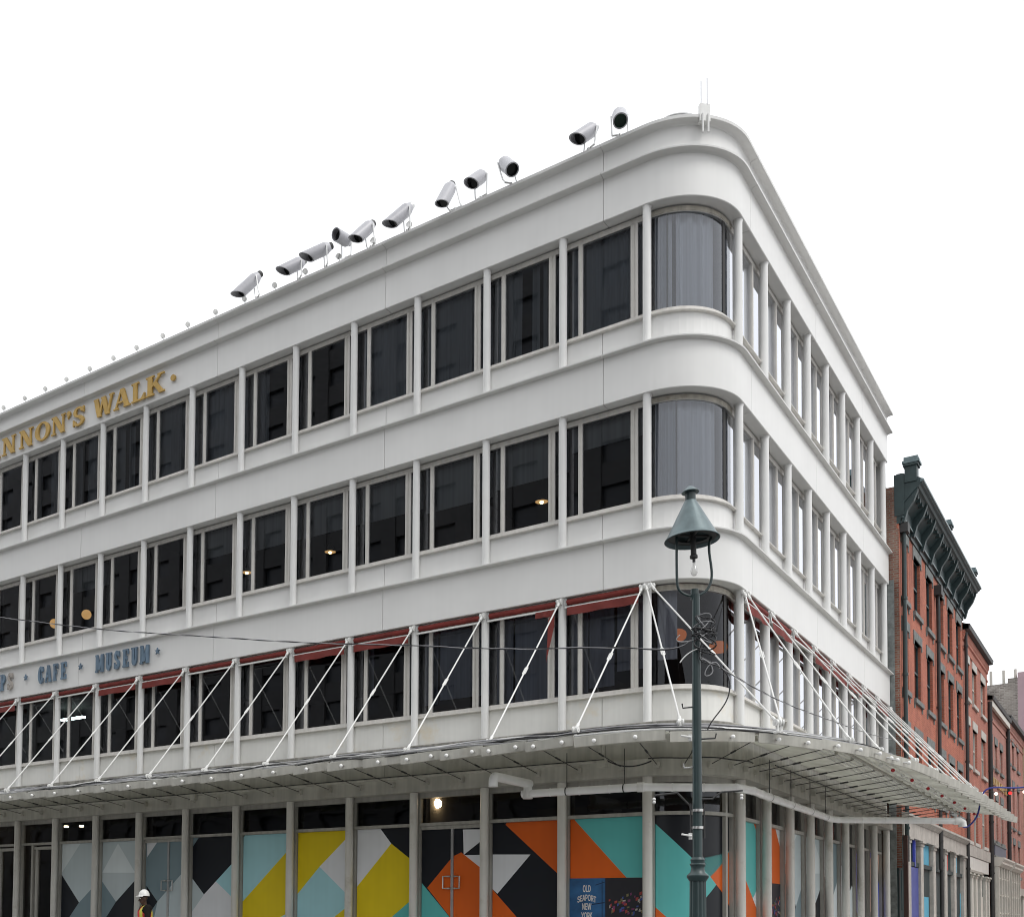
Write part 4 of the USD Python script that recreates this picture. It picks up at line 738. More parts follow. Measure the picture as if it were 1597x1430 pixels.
single('tube_light', bx(-20.7, -19.6, 1.9, 2.05, 7.64, 7.70), em_f, 'white tube light on the ceiling behind the window below CAFE', 'lamp')
single('bare_bulb', ball((-5.46, 0.9, 4.0), 0.11, 3), em_b, 'glaring bare bulb behind the fanlight over the orange double doors', 'lamp', smooth=True)
for k, (x, y, z) in enumerate([(-20.79, 1.0, 4.17), (-19.15, 1.0, 4.0), (-18.66, 1.2, 4.01)]):
    single('downlight', lathe([(0, 0), (0.07, 0), (0.07, 0.05), (0, 0.05)], (x, y, z), (x, y, z + 1), 14), em_d, ['lit downlight over the glazed shop door', 'lit downlight in the grey mural fanlight, left one of two', 'lit downlight in the grey mural fanlight, right one of two'][k], 'lamp', 'downlights behind the shop fanlights')

# ------------------------------------------------------------------ street lamp
LX, LY = 4.65, -10.69
LP = Thing('street_lamp', 'dark green street lamp with conical hood, bare bulb and wires tangled round its pole', 'street lamp', (LX, LY, 0))
def L3(z): return np.array([LX - 0.012 * max(z - 2, 0) / 3, LY, z])
LP.part('pole', tube([L3(z) for z in (1.70, 2.4, 3.2, 4.0, 4.38)], [0.044, 0.043, 0.041, 0.037, 0.034], 20), m_green, smooth=40)
fl = []                                     # fluted lower shaft
th = np.linspace(0, 2 * np.pi, 97)[:-1]; prof = [(0.30, 0.0), (0.30, 0.18), (0.22, 0.24), (0.17, 0.45), (0.10, 0.55), (0.082, 0.62), (0.072, 1.70)]
V = []
for r, z in prof:
    fz = 0.0 if z < 0.6 else 0.008
    V += [(LX + (r - fz * (0.5 + 0.5 * math.cos(12 * a))) * math.cos(a), LY + (r - fz * (0.5 + 0.5 * math.cos(12 * a))) * math.sin(a), z) for a in th]
Fc = []; n = len(th)
for i in range(len(prof) - 1):
    for j in range(n):
        a, b, c, d = i * n + j, i * n + (j + 1) % n, (i + 1) * n + j, (i + 1) * n + (j + 1) % n; Fc += [(a, b, d), (a, d, c)]
LP.part('fluted_base', fix(trimesh.Trimesh(V, Fc, process=False)), m_green, smooth=30)
zc = 1.70
LP.part('collar', lathe([(0, 0), (0.075, 0), (0.098, 0.16), (0.098, 0.24), (0.066, 0.38), (0.058, 0.55), (0.066, 0.66), (0.074, 0.70), (0.06, 0.76), (0.062, 0.84), (0.066, 0.9), (0.05, 1), (0, 1)], (LX, LY, zc), (LX, LY, zc + 0.22), 28), m_green, smooth=35)
top = L3(4.4); hx, hy = 4.615, LY
rt = CR[:2] / np.linalg.norm(CR[:2]); RT = np.array([rt[0], rt[1], 0])
def Lp(u, z, w=0.0): return np.array([hx, hy, 0]) + RT * u + np.array([-RT[1], RT[0], 0]) * w + np.array([0, 0, z])
LP.part('yoke', tube(smooth_line([Lp(-0.155, 4.93), Lp(-0.155, 4.7), Lp(-0.152, 4.52), Lp(-0.13, 4.42), Lp(-0.06, 4.375), Lp(0.02, 4.37), Lp(0.10, 4.40), Lp(0.158, 4.48), Lp(0.172, 4.62), Lp(0.172, 4.93)], 40), 0.0125, 10), m_green, smooth=True)
LP.part('pole_cap', cyl(Lp(0.012, 4.33), Lp(0.012, 4.43), 0.036, 16), m_green, smooth=40)
hood = LP.part('hood', lathe([(0.052, 1.0), (0.056, 0.985), (0.225, 0.10), (0.252, 0.0), (0.248, -0.012), (0.218, 0.09), (0.05, 0.97)], (hx - .01, hy, 4.90), (hx - .025, hy, 5.275), 40), m_greenl, smooth=35)
LP.part('hood_plate', lathe([(0.15, 0), (0.222, 0), (0.222, 0.1), (0.15, 0.1), (0.15, 0)], (hx - .01, hy, 4.925), (hx - .01, hy, 4.99), 32), m_dark, hood)
LP.part('hood_bar', cat_([tube([Lp(-0.2, 4.94), Lp(0.2, 4.94)], 0.012, 6), tube([Lp(0, 4.945, -.2), Lp(0, 4.945, .2)], 0.012, 6)]), m_dark, hood)
LP.part('chimney', cyl((hx - .022, hy, 5.26), (hx - .025, hy, 5.365), 0.048, 20), m_green, hood, smooth=40)
LP.part('chimney_cap', lathe([(0, 0.0), (0.08, 0.0), (0.08, 0.06), (0.035, 0.7), (0.0, 1)], (hx - .025, hy, 5.355), (hx - .03, hy, 5.425), 24), m_greenl, hood, smooth=35)
sk = LP.part('lamp_holder', lathe([(0, 0), (0.014, 0), (0.014, 0.10), (0.036, 0.13), (0.036, 0.2), (0.026, 0.24), (0.026, 1), (0, 1)], (hx + .008, hy, 4.685), (hx - .005, hy, 5.0), 18), m_dark, smooth=35)
m_clear = usdkit.material(stage, LK + 'clear_bulb_glass', {'t': ('transparent_bsdf', {'color': (0.86, 0.86, 0.85)}), 's': ('glossy_bsdf', {'roughness': 0.05}), 'd': ('diffuse_bsdf', {'color': (0.75, 0.75, 0.73)}), 'f': ('layer_weight', {'blend': 0.35}), 'm': ('mix_closure', {}), 'm2': ('mix_closure', {'fac': 0.25})},
                          [('f.facing', 'm.fac'), ('t.BSDF', 'm.closure1'), ('s.BSDF', 'm.closure2'), ('m.closure', 'm2.closure1'), ('d.BSDF', 'm2.closure2')], surface='m2.closure')
LP.part('bulb', lathe([(0, 0), (0.018, 0.04), (0.032, 0.22), (0.034, 0.35), (0.026, 0.55), (0.014, 0.8), (0.013, 1.0)], (hx + .01, hy, 4.555), (hx + .009, hy, 4.69), 18), m_clear, sk, smooth=True)
# bands, hook arms, clamps
for z in (2.355, 2.195): LP.part('band', cyl((LX, LY, z - .012), (LX, LY, z + .012), 0.052, 18), m_galv, smooth=40)
LP.part('ladder_bar', cat_([tube([L3(2.42) + RT * u + [0, 0, 0], L3(2.10) + RT * u], 0.008, 6) for u in (-0.062, 0.062)]), m_dark)
LP.part('hook_arm', tube([L3(2.36) - RT * .06, L3(2.40) - RT * .07, L3(2.515) - RT * .185, L3(2.515) - RT * .2, L3(2.49) - RT * .40], 0.009, 6), m_dark)
LP.part('hook_arm', tube([L3(2.46) + RT * .04, L3(2.465) + RT * .14, L3(2.50) + RT * .18, L3(2.53) + RT * .23, L3(2.545) + RT * .42], 0.009, 6), m_dark)
for u, z in ((-.40, 2.455), (.41, 2.50)):
    LP.part('insulator', cat_([ball(L3(z) + RT * u + [0, 0, q], 0.016, 1) for q in (0, -.028)]), m_metal, smooth=True)
for u, z, m in ((-.13, 3.32, m_dark), (-.12, 2.76, m_galv)): LP.part('step_hook', tube([L3(z) - RT * 0.03, L3(z - .012) + RT * u, L3(z + .03) + RT * (u - .005)], 0.007, 6), m)
LP.part('step_hook', tube([L3(3.02) + RT * .03, L3(3.03) + RT * .17, L3(3.075) + RT * .18], 0.008, 6), m_dark)
LP.part('step_hook', tube([L3(3.82) + RT * .03, L3(3.83) + RT * .12], 0.006, 6), m_dark)
for z in (3.03, 2.115): LP.part('cable_clamp', cat_([bx(LX - .06, LX - .035, LY - .07, LY - .04, z - .03, z + .03), tube([L3(z) - RT * .04 + [0, -.04, 0], L3(z + .015) - RT * .13 + [0, -.05, 0]], 0.009, 6)]), m_metal)
r4 = np.random.default_rng(11)
for k in range(6):                          # tangle of wires
    n = 26; t = np.linspace(0, 1, n); ph = r4.uniform(0, 6); tu = r4.uniform(1.3, 2.8); rad = r4.uniform(0.05, 0.13); z0, z1 = r4.uniform(3.78, 4.0), r4.uniform(4.0, 4.28)
    p = [L3(z0 + (z1 - z0) * (0.5 + 0.5 * math.sin(2 * np.pi * tu * q * .6 + ph))) + RT * (0.05 + rad * math.sin(2 * np.pi * tu * q + ph)) + np.array([-RT[1], RT[0], 0]) * (-0.045 - 0.06 * abs(math.cos(2 * np.pi * tu * q))) for q in t]
    LP.part('wire', tube(smooth_line(p, 50), [0.0055, 0.004, 0.007][k % 3], 6), [m_black, m_greyc, m_black][k % 3], smooth=True)
for p, m, r in (([(0.03, 3.9), (0.07, 3.72), (0.16, 3.70), (0.26, 3.62), (0.27, 3.4), (0.20, 3.28), (0.08, 3.10)], m_black, .006), ([(-0.02, 3.95), (-0.1, 3.92), (-0.2, 3.93), (-0.17, 3.98)], m_greyc, .005), ([(-.01, 3.85), (-.1, 3.80), (-.17, 3.72)], m_galv, .006), ([(0.02, 3.75), (0.1, 3.72), (0.12, 3.62), (0.07, 3.6), (0.1, 3.7), (0.2, 3.67)], m_greyc, .005)):
    LP.part('wire', tube(smooth_line([L3(z) + RT * u + np.array([-RT[1], RT[0], 0]) * -.055 for u, z in p], 40), r, 6), m, smooth=True)

# ------------------------------------------------------------------ overhead cables
def twisted(name, label, pts, r):
    T = Thing(name, label, 'cable', pts[len(pts) // 2]); P = smooth_line(pts, 220)
    for k, m in ((0, m_black), (1, m_greyc)):
        q = P + np.array([[0, r * math.cos(i * .55 + k * math.pi), r * math.sin(i * .55 + k * math.pi)] for i in range(len(P))])
        T.part('strand', tube(q, r * 0.95, 6), m, smooth=True)
twisted('overhead_cable', 'twisted black and grey cable sagging across the white front to the street lamp', [(-13, -9.6, 7.9), (-7.86, -10.23, 6.32), (-6.86, -10.18, 6.11), (-4.63, -10.06, 5.61), (-2.28, -10.01, 5.15), (-0.28, -10.12, 4.75), (1.13, -10.21, 4.50), (2.73, -10.42, 4.19), (4.07, -10.58, 3.97), (4.5, -10.66, 3.92), (4.60, -10.72, 3.95)], 0.005)
twisted('overhead_cable', 'thin dark cable running from the street lamp towards the brick houses', [(4.66, -10.66, 3.80), (4.57, -9.66, 3.87), (4.31, -7.13, 4.07), (3.95, -3.09, 4.47), (3.0, 4.89, 5.45), (1.80, 16.6, 6.93)], 0.0055)
single('blue_cable', tube(smooth_line([(3.95, 11.7, 3.93), (4.06, 12.0, 3.88), (4.24, 12.0, 4.09), (4.36, 12.0, 4.59), (4.46, 12.0, 4.80), (4.94, 12.0, 4.84), (5.32, 12.0, 4.83), (8.5, 12, 5.3)], 60), 0.022, 8), mat('blue_cable_sheath', (0.05, 0.06, 0.30), 0.45), 'thick blue cable looping from the end of the drain pipe up past the canopy tip', 'cable', smooth=True)
ST = Thing('string_lights', 'string of small white and red bulbs across the side street beyond the canopy', 'string lights', (3.6, 24, 5.8))
sp = smooth_line([(2.2, 21, 5.9), (3.2, 21, 5.72), (4.2, 21, 5.68), (5.5, 21, 5.8), (8, 21, 6.4)], 60); ST.part('wire', tube(sp, 0.012, 5), m_black)
e_r = emit('red_bulb', (1.0, 0.05, 0.05), 1.6); e_wb = emit('white_bulb', (1.0, 0.85, 0.7), 2.5)
for k in range(4, 56, 4): ST.part('bulb', ball(sp[k] - [0, 0, 0.06], 0.055, 1), e_r if k % 12 == 8 else e_wb, smooth=True)

# ------------------------------------------------------------------ brick row along the side street
XF = 1.75
def facade(T, y0, y1, z0, z1, holes, m, name='wall', th=0.36):
    pg = sbox(y0, z0, y1, z1)
    for a, b, c, d in holes: pg = pg.difference(sbox(a, c, b, d))
    e = trimesh.creation.extrude_polygon(pg, th, engine='earcut'); v = np.array(e.vertices)
    return T.part(name, fix(trimesh.Trimesh(np.c_[XF - th + v[:, 2], v[:, 0], v[:, 1]], e.faces, process=False)), m)
def xb(T, name, x0, x1, y0, y1, z0, z1, m, parent=None): return T.part(name, bx(x0, x1, y0, y1, z0, z1), m, parent)
m_pgl = pane_glass('old_pane', (0.25, 0.26, 0.27), 1.3, 0.08)
def sash(T, a, b, c, d, mf, x=XF - 0.09, rows=2, cols=2, blind=False):
    fr = [bx(x - .05, x, a, b, c, c + .06), bx(x - .05, x, a, b, d - .06, d), bx(x - .05, x, a, a + .06, c + .06, d - .06), bx(x - .05, x, b - .06, b, c + .06, d - .06), bx(x - .05, x + .01, a + .06, b - .06, (c + d) / 2 - .03, (c + d) / 2 + .03)]
    for k in range(1, cols): fr.append(bx(x - .04, x - .01, a + (b - a) * k / cols - .012, a + (b - a) * k / cols + .012, c + .06, d - .06))
    p = T.part('window', cat_(fr), mf)
    T.part('pane', (np.array([(x - .03, a, c), (x - .03, b, c), (x - .03, b, d), (x - .03, a, d)]), np.array([(0, 1, 2), (0, 2, 3)])), m_pgl, p)
    return p
def lint(T, a, b, z0, z1, m, ears=False, sill=False, out=0.03):
    ms = [bx(XF - .1, XF + out + (.05 if sill else 0), a, b, z0, z1)]
    if ears:
        for y in (a, b - 0.12): ms.append(bx(XF - .1, XF + out, y, y + 0.12, z0 - 0.16, z0))
    return T.part('sill' if sill else 'lintel', cat_(ms), m)
def drainpipe(T, y, z0, z1, m=None, r=0.065):
    p = T.part('downpipe', cyl((XF + .1, y, z0), (XF + .1, y, z1), r, 10), m or m_dark, smooth=40)
    for z in np.arange(z0 + 1, z1, 2.4): T.part('pipe_bracket', cyl((XF + .1, y, z), (XF + .1, y, z + .08), r + .02, 10), m or m_dark, p)

H = Thing('brick_house', 'tall red brick house with heavy dark green bracketed cornice beside the white building', 'house', (XF, 16.3, 0))
yl, yr = 16.32, 29.9
wy = [(16.72, 17.72), (18.77, 20.0), (21.2, 22.4), (23.85, 24.95), (25.95, 27.15), (28.15, 29.35)]
zr = [(11.55, 13.42), (8.66, 10.62), (5.55, 7.42)]
facade(H, yl, yr, 4.72, 13.75, [(a, b, c, d) for a, b in wy for c, d in zr], m_brick)
xb(H, 'party_wall', -8, XF - .36, yl, yl + .35, 0, 15.0, m_rough); xb(H, 'party_wall', XF - .36, XF - .004, yl - .012, yl + .006, 3, 13.6, m_rough)
xb(H, 'side_pier', 1.40, 1.60, yl - .05, yl - .013, 0.1, 12.0, m_lintel)
xb(H, 'party_wall', XF - .36, XF - .062, yl - .012, yl + .3, 13.62, 14.95, m_rough)
xb(H, 'back_mass', -8, XF - .9, yl + .36, yr, 0, 14.6, m_core)
for a, b in wy:
    for r, (c, d) in enumerate(zr):
        w = sash(H, a, b, c, d, m_shut)
        lint(H, a - .16, b + .16, d, d + .30, m_lintel, True); lint(H, a - .14, b + .14, c - .15, c, m_lintel, True, True)
        xb(H, 'shutter', XF - .085, XF - .02, a + .002, a + .07, c + .02, d - .02, m_shut, w)
        q = [bx(XF - .088, XF - .01, b - .012, b + .002, z, z + .072) for z in np.arange(c + .05, d - .1, .15)]
        H.part('jamb_brick', cat_(q), m_brick, w, kind='stuff')
drainpipe(H, 16.55, 3.2, 13.6, m_green); drainpipe(H, 23.05, 3.2, 13.2)
xb(H, 'hopper', XF + .0, XF + .24, 22.85, 23.25, 13.1, 13.45, m_dark); xb(H, 'hopper', XF + .0, XF + .24, 16.4, 16.75, 13.5, 13.8, m_dark)
# cornice: a profile carried along the facade
def along(prof, y0, y1):
    pg = Polygon(prof); e = trimesh.creation.extrude_polygon(pg, y1 - y0, engine='earcut'); v = np.array(e.vertices)
    return fix(trimesh.Trimesh(np.c_[v[:, 0], y0 + v[:, 2], v[:, 1]], e.faces, process=False))
X0 = XF
CO = H.part('cornice', along([(X0 - .06, 13.76), (X0 + .05, 13.76), (X0 + .05, 13.9), (X0 + .10, 13.95), (X0 + .10, 14.35), (X0 + .17, 14.42), (X0 + .50, 14.78), (X0 + .56, 14.80), (X0 + .60, 14.86), (X0 + .66, 14.90), (X0 + .66, 15.0), (X0 + .62, 15.08), (X0 + .10, 15.33), (X0 - .06, 15.33)], yl, yr), m_corn)
for k, y in enumerate(np.linspace(yl + .12, yr - .12, 9)):
    pr_ = [(X0 + .08, 13.80), (X0 + .15, 13.80), (X0 + .24, 14.15), (X0 + .42, 14.42), (X0 + .53, 14.72), (X0 + .53, 14.80), (X0 + .08, 14.45)]
    H.part('bracket', along(pr_, y - .08, y + .08), m_corn, CO)
for y in np.arange(yl + .45, yr - .2, 0.42): H.part('modillion', bx(X0 + .16, X0 + .47, y, y + .13, 14.60, 14.72), m_corn, CO)
H.part('cornice_lip', along([(X0 + .60, 14.93), (X0 + .71, 14.95), (X0 + .71, 15.02), (X0 + .62, 15.06)], yl - .02, yr + .02), m_greenl, CO)
H.part('frieze_bead', along([(X0 + .101, 13.93), (X0 + .135, 13.93), (X0 + .135, 13.98), (X0 + .101, 13.98)], yl, yr), m_greenl, CO)
xb(H, 'end_panel', X0 - .12, X0 + .16, yl - .02, yl + .02, 14.0, 15.30, m_corn, CO)
for y in (yl - .04, (yl + yr) / 2 - .15, yr - .4):
    f = H.part('finial', cat_([bx(X0 + .18, X0 + .52, y, y + .36, 15.0, 15.50), bx(X0 + .14, X0 + .56, y - .05, y + .41, 15.5, 15.58)]), m_corn, CO)
    H.part('finial_cap', cat_([bx(X0 + .12, X0 + .60, y - .07, y + .43, 15.58, 15.66), bx(X0 + .16, X0 + .56, y - .03, y + .39, 15.66, 15.78)]), m_greenl, f)
# granite shopfront
def piers(T, ys, w, m, ztop=4.02):
    for y in ys:
        p = T.part('pier', bx(XF - .12, XF + .02, y - w / 2, y + w / 2, 0.13, ztop - .17), m)
        T.part('capital', cat_([bx(XF - .30, XF + .10, y - w / 2 - .07, y + w / 2 + .07, ztop - .07, ztop), bx(XF - .30, XF + .05, y - w / 2 - .03, y + w / 2 + .03, ztop - .17, ztop - .07)]), m, p)
ent = np.linspace(yl, yr, 9)
for a, b in zip(ent[:-1], ent[1:]): H.part('granite_block', bx(XF - .34, XF + .05, a + .004, b - .004, 4.02, 4.50), m_granite)
H.part('stone_moulding', along([(XF - .34, 4.502), (XF + .07, 4.502), (XF + .16, 4.60), (XF + .20, 4.63), (XF + .20, 4.70), (XF + .0, 4.745), (XF - .34, 4.745)], yl, yr), m_granite)
py = [17.4, 19.7, 22.2, 24.75, 27.0, 29.5]; piers(H, py, 0.52, m_granite)
dbay = list(zip([yl] + py[:-1], py))
for k, (a, b) in enumerate(dbay):
    xb(H, 'shop_door', XF - .17, XF - .11, a + .1, b - .1, 0.13, 4.0, m_shut)
    d = H.part('transom_bar', bx(XF - .11, XF - .03, a + .2, b - .2, 3.14, 3.28), m_shut)
    for z0, z1 in ((0.4, 1.5), (1.7, 2.95)): xb(H, 'door_panel', XF - .11, XF - .095, a + .45, b - .45, z0, z1, m_shut, d)
m_cy = mat('cyan_board', (0.08, 0.34, 0.48), 0.5); m_rd = mat('red_board', (0.5, 0.03, 0.02), 0.5)
xb(H, 'blue_door', XF - .11, XF - .05, 18.0, 19.38, 0.13, 3.12, mat('blue_door_paint', (0.06, 0.08, 0.27), 0.5, 0.12, 4.0)); xb(H, 'blue_post', XF - .09, XF - .02, 18.6, 18.72, 3.14, 4.0, m_mur['royal'])
for a, b, z0, z1, m in ((20.4, 21.7, 3.3, 3.98, m_cy), (20.5, 21.6, 1.2, 2.2, m_cy), (25.3, 26.0, 3.3, 3.98, m_rd), (27.5, 28.3, 3.3, 3.98, m_cy), (29.0, 29.2, 1.4, 2.5, m_cy)): xb(H, 'coloured_board', XF - .108, XF - .09, a, b, z0, z1, m)
xb(H, 'corner_downpipe', XF + .02, XF + .14, 16.36, 16.5, 0.1, 4.0, mat('rust_brown_pipe', (0.06, 0.03, 0.025), 0.6)); drainpipe(H, 23.15, 0.1, 4.6); drainpipe(H, 29.95, 0.1, 4.6)

def simple_house(label, y0, y1, ztop, wys, rows, mb, ml, mfr, roofm, lh=.36, over=.22, dz=0.3, shop=4.5):
    T = Thing('brick_house', label, 'house', (XF, y0, 0))
    facade(T, y0, y1, shop, ztop, [(a, b, c, d) for a, b in wys for c, d in rows], mb)
    xb(T, 'back_mass', -8, XF - .9, y0 + .02, y1 - .02, 0, ztop - .2, m_core); xb(T, 'party_wall', -8, XF - .37, y0, y0 + .3, 0, ztop, mb)
    for a, b in wys:
        for c, d in rows:
            w = sash(T, a, b, c, d, mfr, cols=3); lint(T, a - .1, b + .1, d, d + lh, ml); lint(T, a - .12, b + .12, c - .14, c, ml, False, True)
            xb(T, 'inner_reveal', XF - .088, XF - .015, a + .002, a + .12, c + .02, d - .02, mfr, w)
    T.part('roof', trimesh.Trimesh([(XF + over, y0, ztop - .02), (XF + over, y1, ztop - .02), (-4, y1, ztop + 2.5), (-4, y0, ztop + 2.5), (XF + over, y0, ztop - .2), (XF + over, y1, ztop - .2), (-4, y1, ztop - .2), (-4, y0, ztop - .2)],
        [(0, 1, 2), (0, 2, 3), (4, 6, 5), (4, 7, 6), (0, 4, 5), (0, 5, 1), (2, 6, 7), (2, 7, 3), (0, 3, 7), (0, 7, 4), (1, 5, 6), (1, 6, 2)], process=False), roofm)
    T.part('gutter', along([(XF, ztop - .22), (XF + over + .03, ztop - .20), (XF + over + .06, ztop - .02), (XF + over + .03, ztop), (XF, ztop)], y0, y1), roofm)
    T.part('brick_course', along([(XF + .002, ztop - dz - .35), (XF + .05, ztop - dz - .3), (XF + .05, ztop - dz - .22), (XF + .09, ztop - dz - .12), (XF + .09, ztop - .23), (XF + .002, ztop - .23)], y0, y1), mb)
    T.part('brick_course', along([(XF + .002, ztop - 1.02), (XF + .04, ztop - 1.0), (XF + .04, ztop - .93), (XF + .002, ztop - .91)], y0, y1), mb)
    return T
rh = lambda y: rowhouse(y, 0)[0]
h3 = simple_house('red brick house with white lintels and pale sashes, just beyond the corniced house', 29.92, rh(36.9), 13.62, [(rh(29.75), rh(30.95)), (rh(31.85), rh(33.15)), (rh(34.55), rh(36.0))], [(10.75, 12.28), (7.95, 9.66), (4.75, 6.85)], m_brick2, m_lintelw, m_sash, m_dark, shop=4.62)
drainpipe(h3, 30.1, 4.5, 13.3); h3.part('chimney', cat_([bx(.6, 1.2, 34.5, 35.3, 13.4, 14.6), bx(.55, 1.25, 34.45, 35.35, 14.6, 14.75)]), m_lintelw)
for a, b in zip(np.linspace(30, rh(36.8), 5)[:-1], np.linspace(30, rh(36.8), 5)[1:]): xb(h3, 'granite_block', XF - .3, XF + .06, a + .004, b - .004, 4.12, 4.6, m_granite)
h3.part('frieze_board', bx(XF - .3, XF + .03, 30.3, rh(36.3), 3.55, 4.1), mat('white_shop_paint', (0.62, 0.61, 0.57), 0.5, 0.06, streak=0.1))
h3.part('shop_cornice', along([(XF - .2, 3.42), (XF + .12, 3.44), (XF + .16, 3.52), (XF - .2, 3.54)], 30.3, rh(33.5)), m_sash)
piers(h3, [30.6, 31.9, 33.2, 34.6, 36.4, 37.4], 0.4, m_sash, 3.42); xb(h3, 'shop_window', XF - .18, XF - .12, 30.2, rh(36.6), 0.1, 3.5, m_shut); xb(h3, 'pale_board', XF - .119, XF - .10, 31.0, 31.6, 0.5, 3.2, m_mur['white'])
xb(h3, 'pale_board', XF - .119, XF - .08, 32.2, 32.9, .3, 3.3, m_sash); xb(h3, 'pale_board', XF - .119, XF - .08, 35.0, 36.0, .3, 2.5, m_sash)
h4 = simple_house('lower red brick house with gold letters, blue grey signboard and white shop bays', rh(36.92), rh(44.5), 12.0, [(rh(37.5), rh(38.5)), (rh(39.5), rh(40.5)), (rh(41.6), rh(42.7))], [(8.85, 10.05), (5.3, 7.3)], m_brick3, m_lintel, m_sash, m_roof)
h5 = simple_house('lower pink red brick house at the far end of the row with plain stone lintels', rh(44.52), rh(53), 12.25, [(rh(45.2), rh(46.2)), (rh(47.2), rh(48.2)), (rh(49.6), rh(50.7))], [(9.9, 11.05), (6.5, 8.75), (3.9, 5.6)], m_brick3, m_lintel, m_sash, m_roof, shop=2.9)
for T, y in ((h4, rh(36.95)), (h5, rh(44.4))): drainpipe(T, y, 0.2, 11.7, r=.09)
h4.part('eaves_board', along([(XF + .09, 11.5), (XF + .2, 11.5), (XF + .2, 11.78), (XF + .09, 11.78)], rh(37), rh(44.4)), m_sash)
for k, x in enumerate(np.linspace(rh(38.2), rh(43.2), 6)):
    g = glyph('NUKAFE'[k], T=.3, t=.12)
    for gg in getattr(g, 'geoms', [g]):
        e = trimesh.creation.extrude_polygon(gg, .05, engine='earcut'); v = e.vertices
        h4.part('gold_mark', fix(trimesh.Trimesh(np.c_[XF + .02 + v[:, 2], x + v[:, 0] * .8, 7.95 + v[:, 1] * .36], e.faces, process=False)), m_gold)
sg = h4.part('signboard', cat_([bx(XF + .03, XF + .12, rh(38), rh(42.5), 4.55, 5.05)]), mat('grey_blue_sign', (0.07, 0.085, 0.12), 0.5)); h4.part('sign_frame', cat_([bx(XF + .03, XF + .15, rh(37.9), rh(42.6), 5.05, 5.12), bx(XF + .03, XF + .15, rh(37.9), rh(42.6), 4.48, 4.55)]), m_lintel, sg)
for k in range(5): h4.part('sign_mark', bx(XF + .12, XF + .13, rh(39 + k * .6), rh(39.4 + k * .6), 4.66, 4.92), m_peach if k else m_peach, sg) if False else None
for y0, y1 in ((rh(37.1), rh(41.6)), (rh(42.4), rh(46.6))):
    h4.part('shop_cornice', cat_([along([(XF + .0, 3.95), (XF + .35, 3.97), (XF + .5, 4.1), (XF + .5, 4.2), (XF + .58, 4.3), (XF + .58, 4.38), (XF, 4.44)], y0, y1)]), m_sash)
    for y in np.linspace(y0 + .1, y1 - .1, 5): h4.part('shop_post', bx(XF + .02, XF + .36, y - .09, y + .09, .13, 3.95), m_sash)
    h4.part('shop_rail', cat_([bx(XF + .1, XF + .3, y0 + .1, y1 - .1, z, z + .07) for z in (.9, 1.75, 2.6, 3.4)]), m_sash)
    h4.part('shop_pane', (np.array([(XF + .2, y0, .1), (XF + .2, y1, .1), (XF + .2, y1, 3.95), (XF + .2, y0, 3.95)]), np.array([(0, 1, 2), (0, 2, 3)])), m_pgl)
xb(h5, 'granite_lintel', XF - .3, XF + .05, rh(46.8), rh(52.9), 2.9, 3.3, m_granite); piers(h5, [rh(47.6), rh(49.6), rh(52)], .5, m_sash, 2.9)

# taller building closing the row
FB = Thing('pink_building', 'taller pale pink building with grey rubble party wall rising behind the low brick houses', 'building', (XF, 54.6, 0))
yq = rh(53) + .05
m_pink = mat('pink_stucco', (0.44, 0.32, 0.35), 0.7, 0.06, 1.0); m_tan = mat('tan_stucco', (0.52, 0.44, 0.30), 0.75, 0.08)
e = trimesh.creation.extrude_polygon(Polygon([(-9, 0), (1.55, 0), (1.55, 15.9), (1.05, 15.88), (1.05, 15.62), (-9, 15.2)]), 18, engine='earcut'); v = np.array(e.vertices)
FB.part('party_wall', fix(trimesh.Trimesh(np.c_[v[:, 0], yq + 18 - v[:, 2], v[:, 1]], e.faces, process=False)), m_rubble)
xb(FB, 'wall', 1.551, 2.1, yq, yq + 18, 12.6, 16.2, m_pink); xb(FB, 'wall', 1.551, 2.1, yq, yq + 18, 0, 12.598, m_tan); xb(FB, 'cornice', 2.1, 2.35, yq - .1, yq + 18, 15.7, 16.3, m_pink)
for k in range(3):
    for z in (13.4, 9.6, 6.0, 2.2): w = xb(FB, 'window', 2.09, 2.13, yq + 1.5 + 5 * k, yq + 3.6 + 5 * k, z, z + 2.0, m_shut); xb(FB, 'sill', 2.09, 2.2, yq + 1.4 + 5 * k, yq + 3.7 + 5 * k, z - .2, z - .003, m_pink, w)
for x in (0.14, 0.80, 1.40): FB.part('vent_pipe', cyl((x, yq + .5, 15.4), (x, yq + .5, 16.5), 0.08, 8), m_lintelw)

# ------------------------------------------------------------------ buildings across the streets, which the windows mirror
OT = Thing('office_tower', 'dark gridded office tower across the street, mirrored in the long front windows', 'office tower', (-75, -62, 0))
m_tow = mat('tower_cladding', (0.055, 0.054, 0.054), 0.6, 0.15, 0.3); m_towg = mat('tower_glass', (0.044, 0.047, 0.053), 0.3, 0.35, 0.15)
OT.part('core', bx(-140, -8, -90, -60, 0, 62), m_towg)
for z in np.arange(0, 62.1, 3.6): OT.part('floor_band', bx(-140.3, -7.7, -60, -59.6, z, z + 1.9), m_tow)
for x in np.arange(-140, -7, 4.0): OT.part('pier', bx(x - .8, x + .8, -59.9, -59.5, 0, 64), m_tow)
BK = Thing('brick_block', 'dark brick block behind the viewer across the street, mirrored in the lower corner window', 'building', (40, -62, 0))
BK.part('wall', bx(10, 85, -72, -58, 0, 24), mat('sooty_brick', (0.07, 0.045, 0.04), 0.9, 0.2))
for x in np.arange(12, 84, 4.0):
    for z in np.arange(2, 22, 4.0): BK.part('window', bx(x, x + 1.6, -58, -57.95, z, z + 2.3), m_towg)
BL2 = Thing('slate_roofed_row', 'low brick row with grey roof across the side street, mirrored in the lower side windows', 'building', (15, 60, 0))
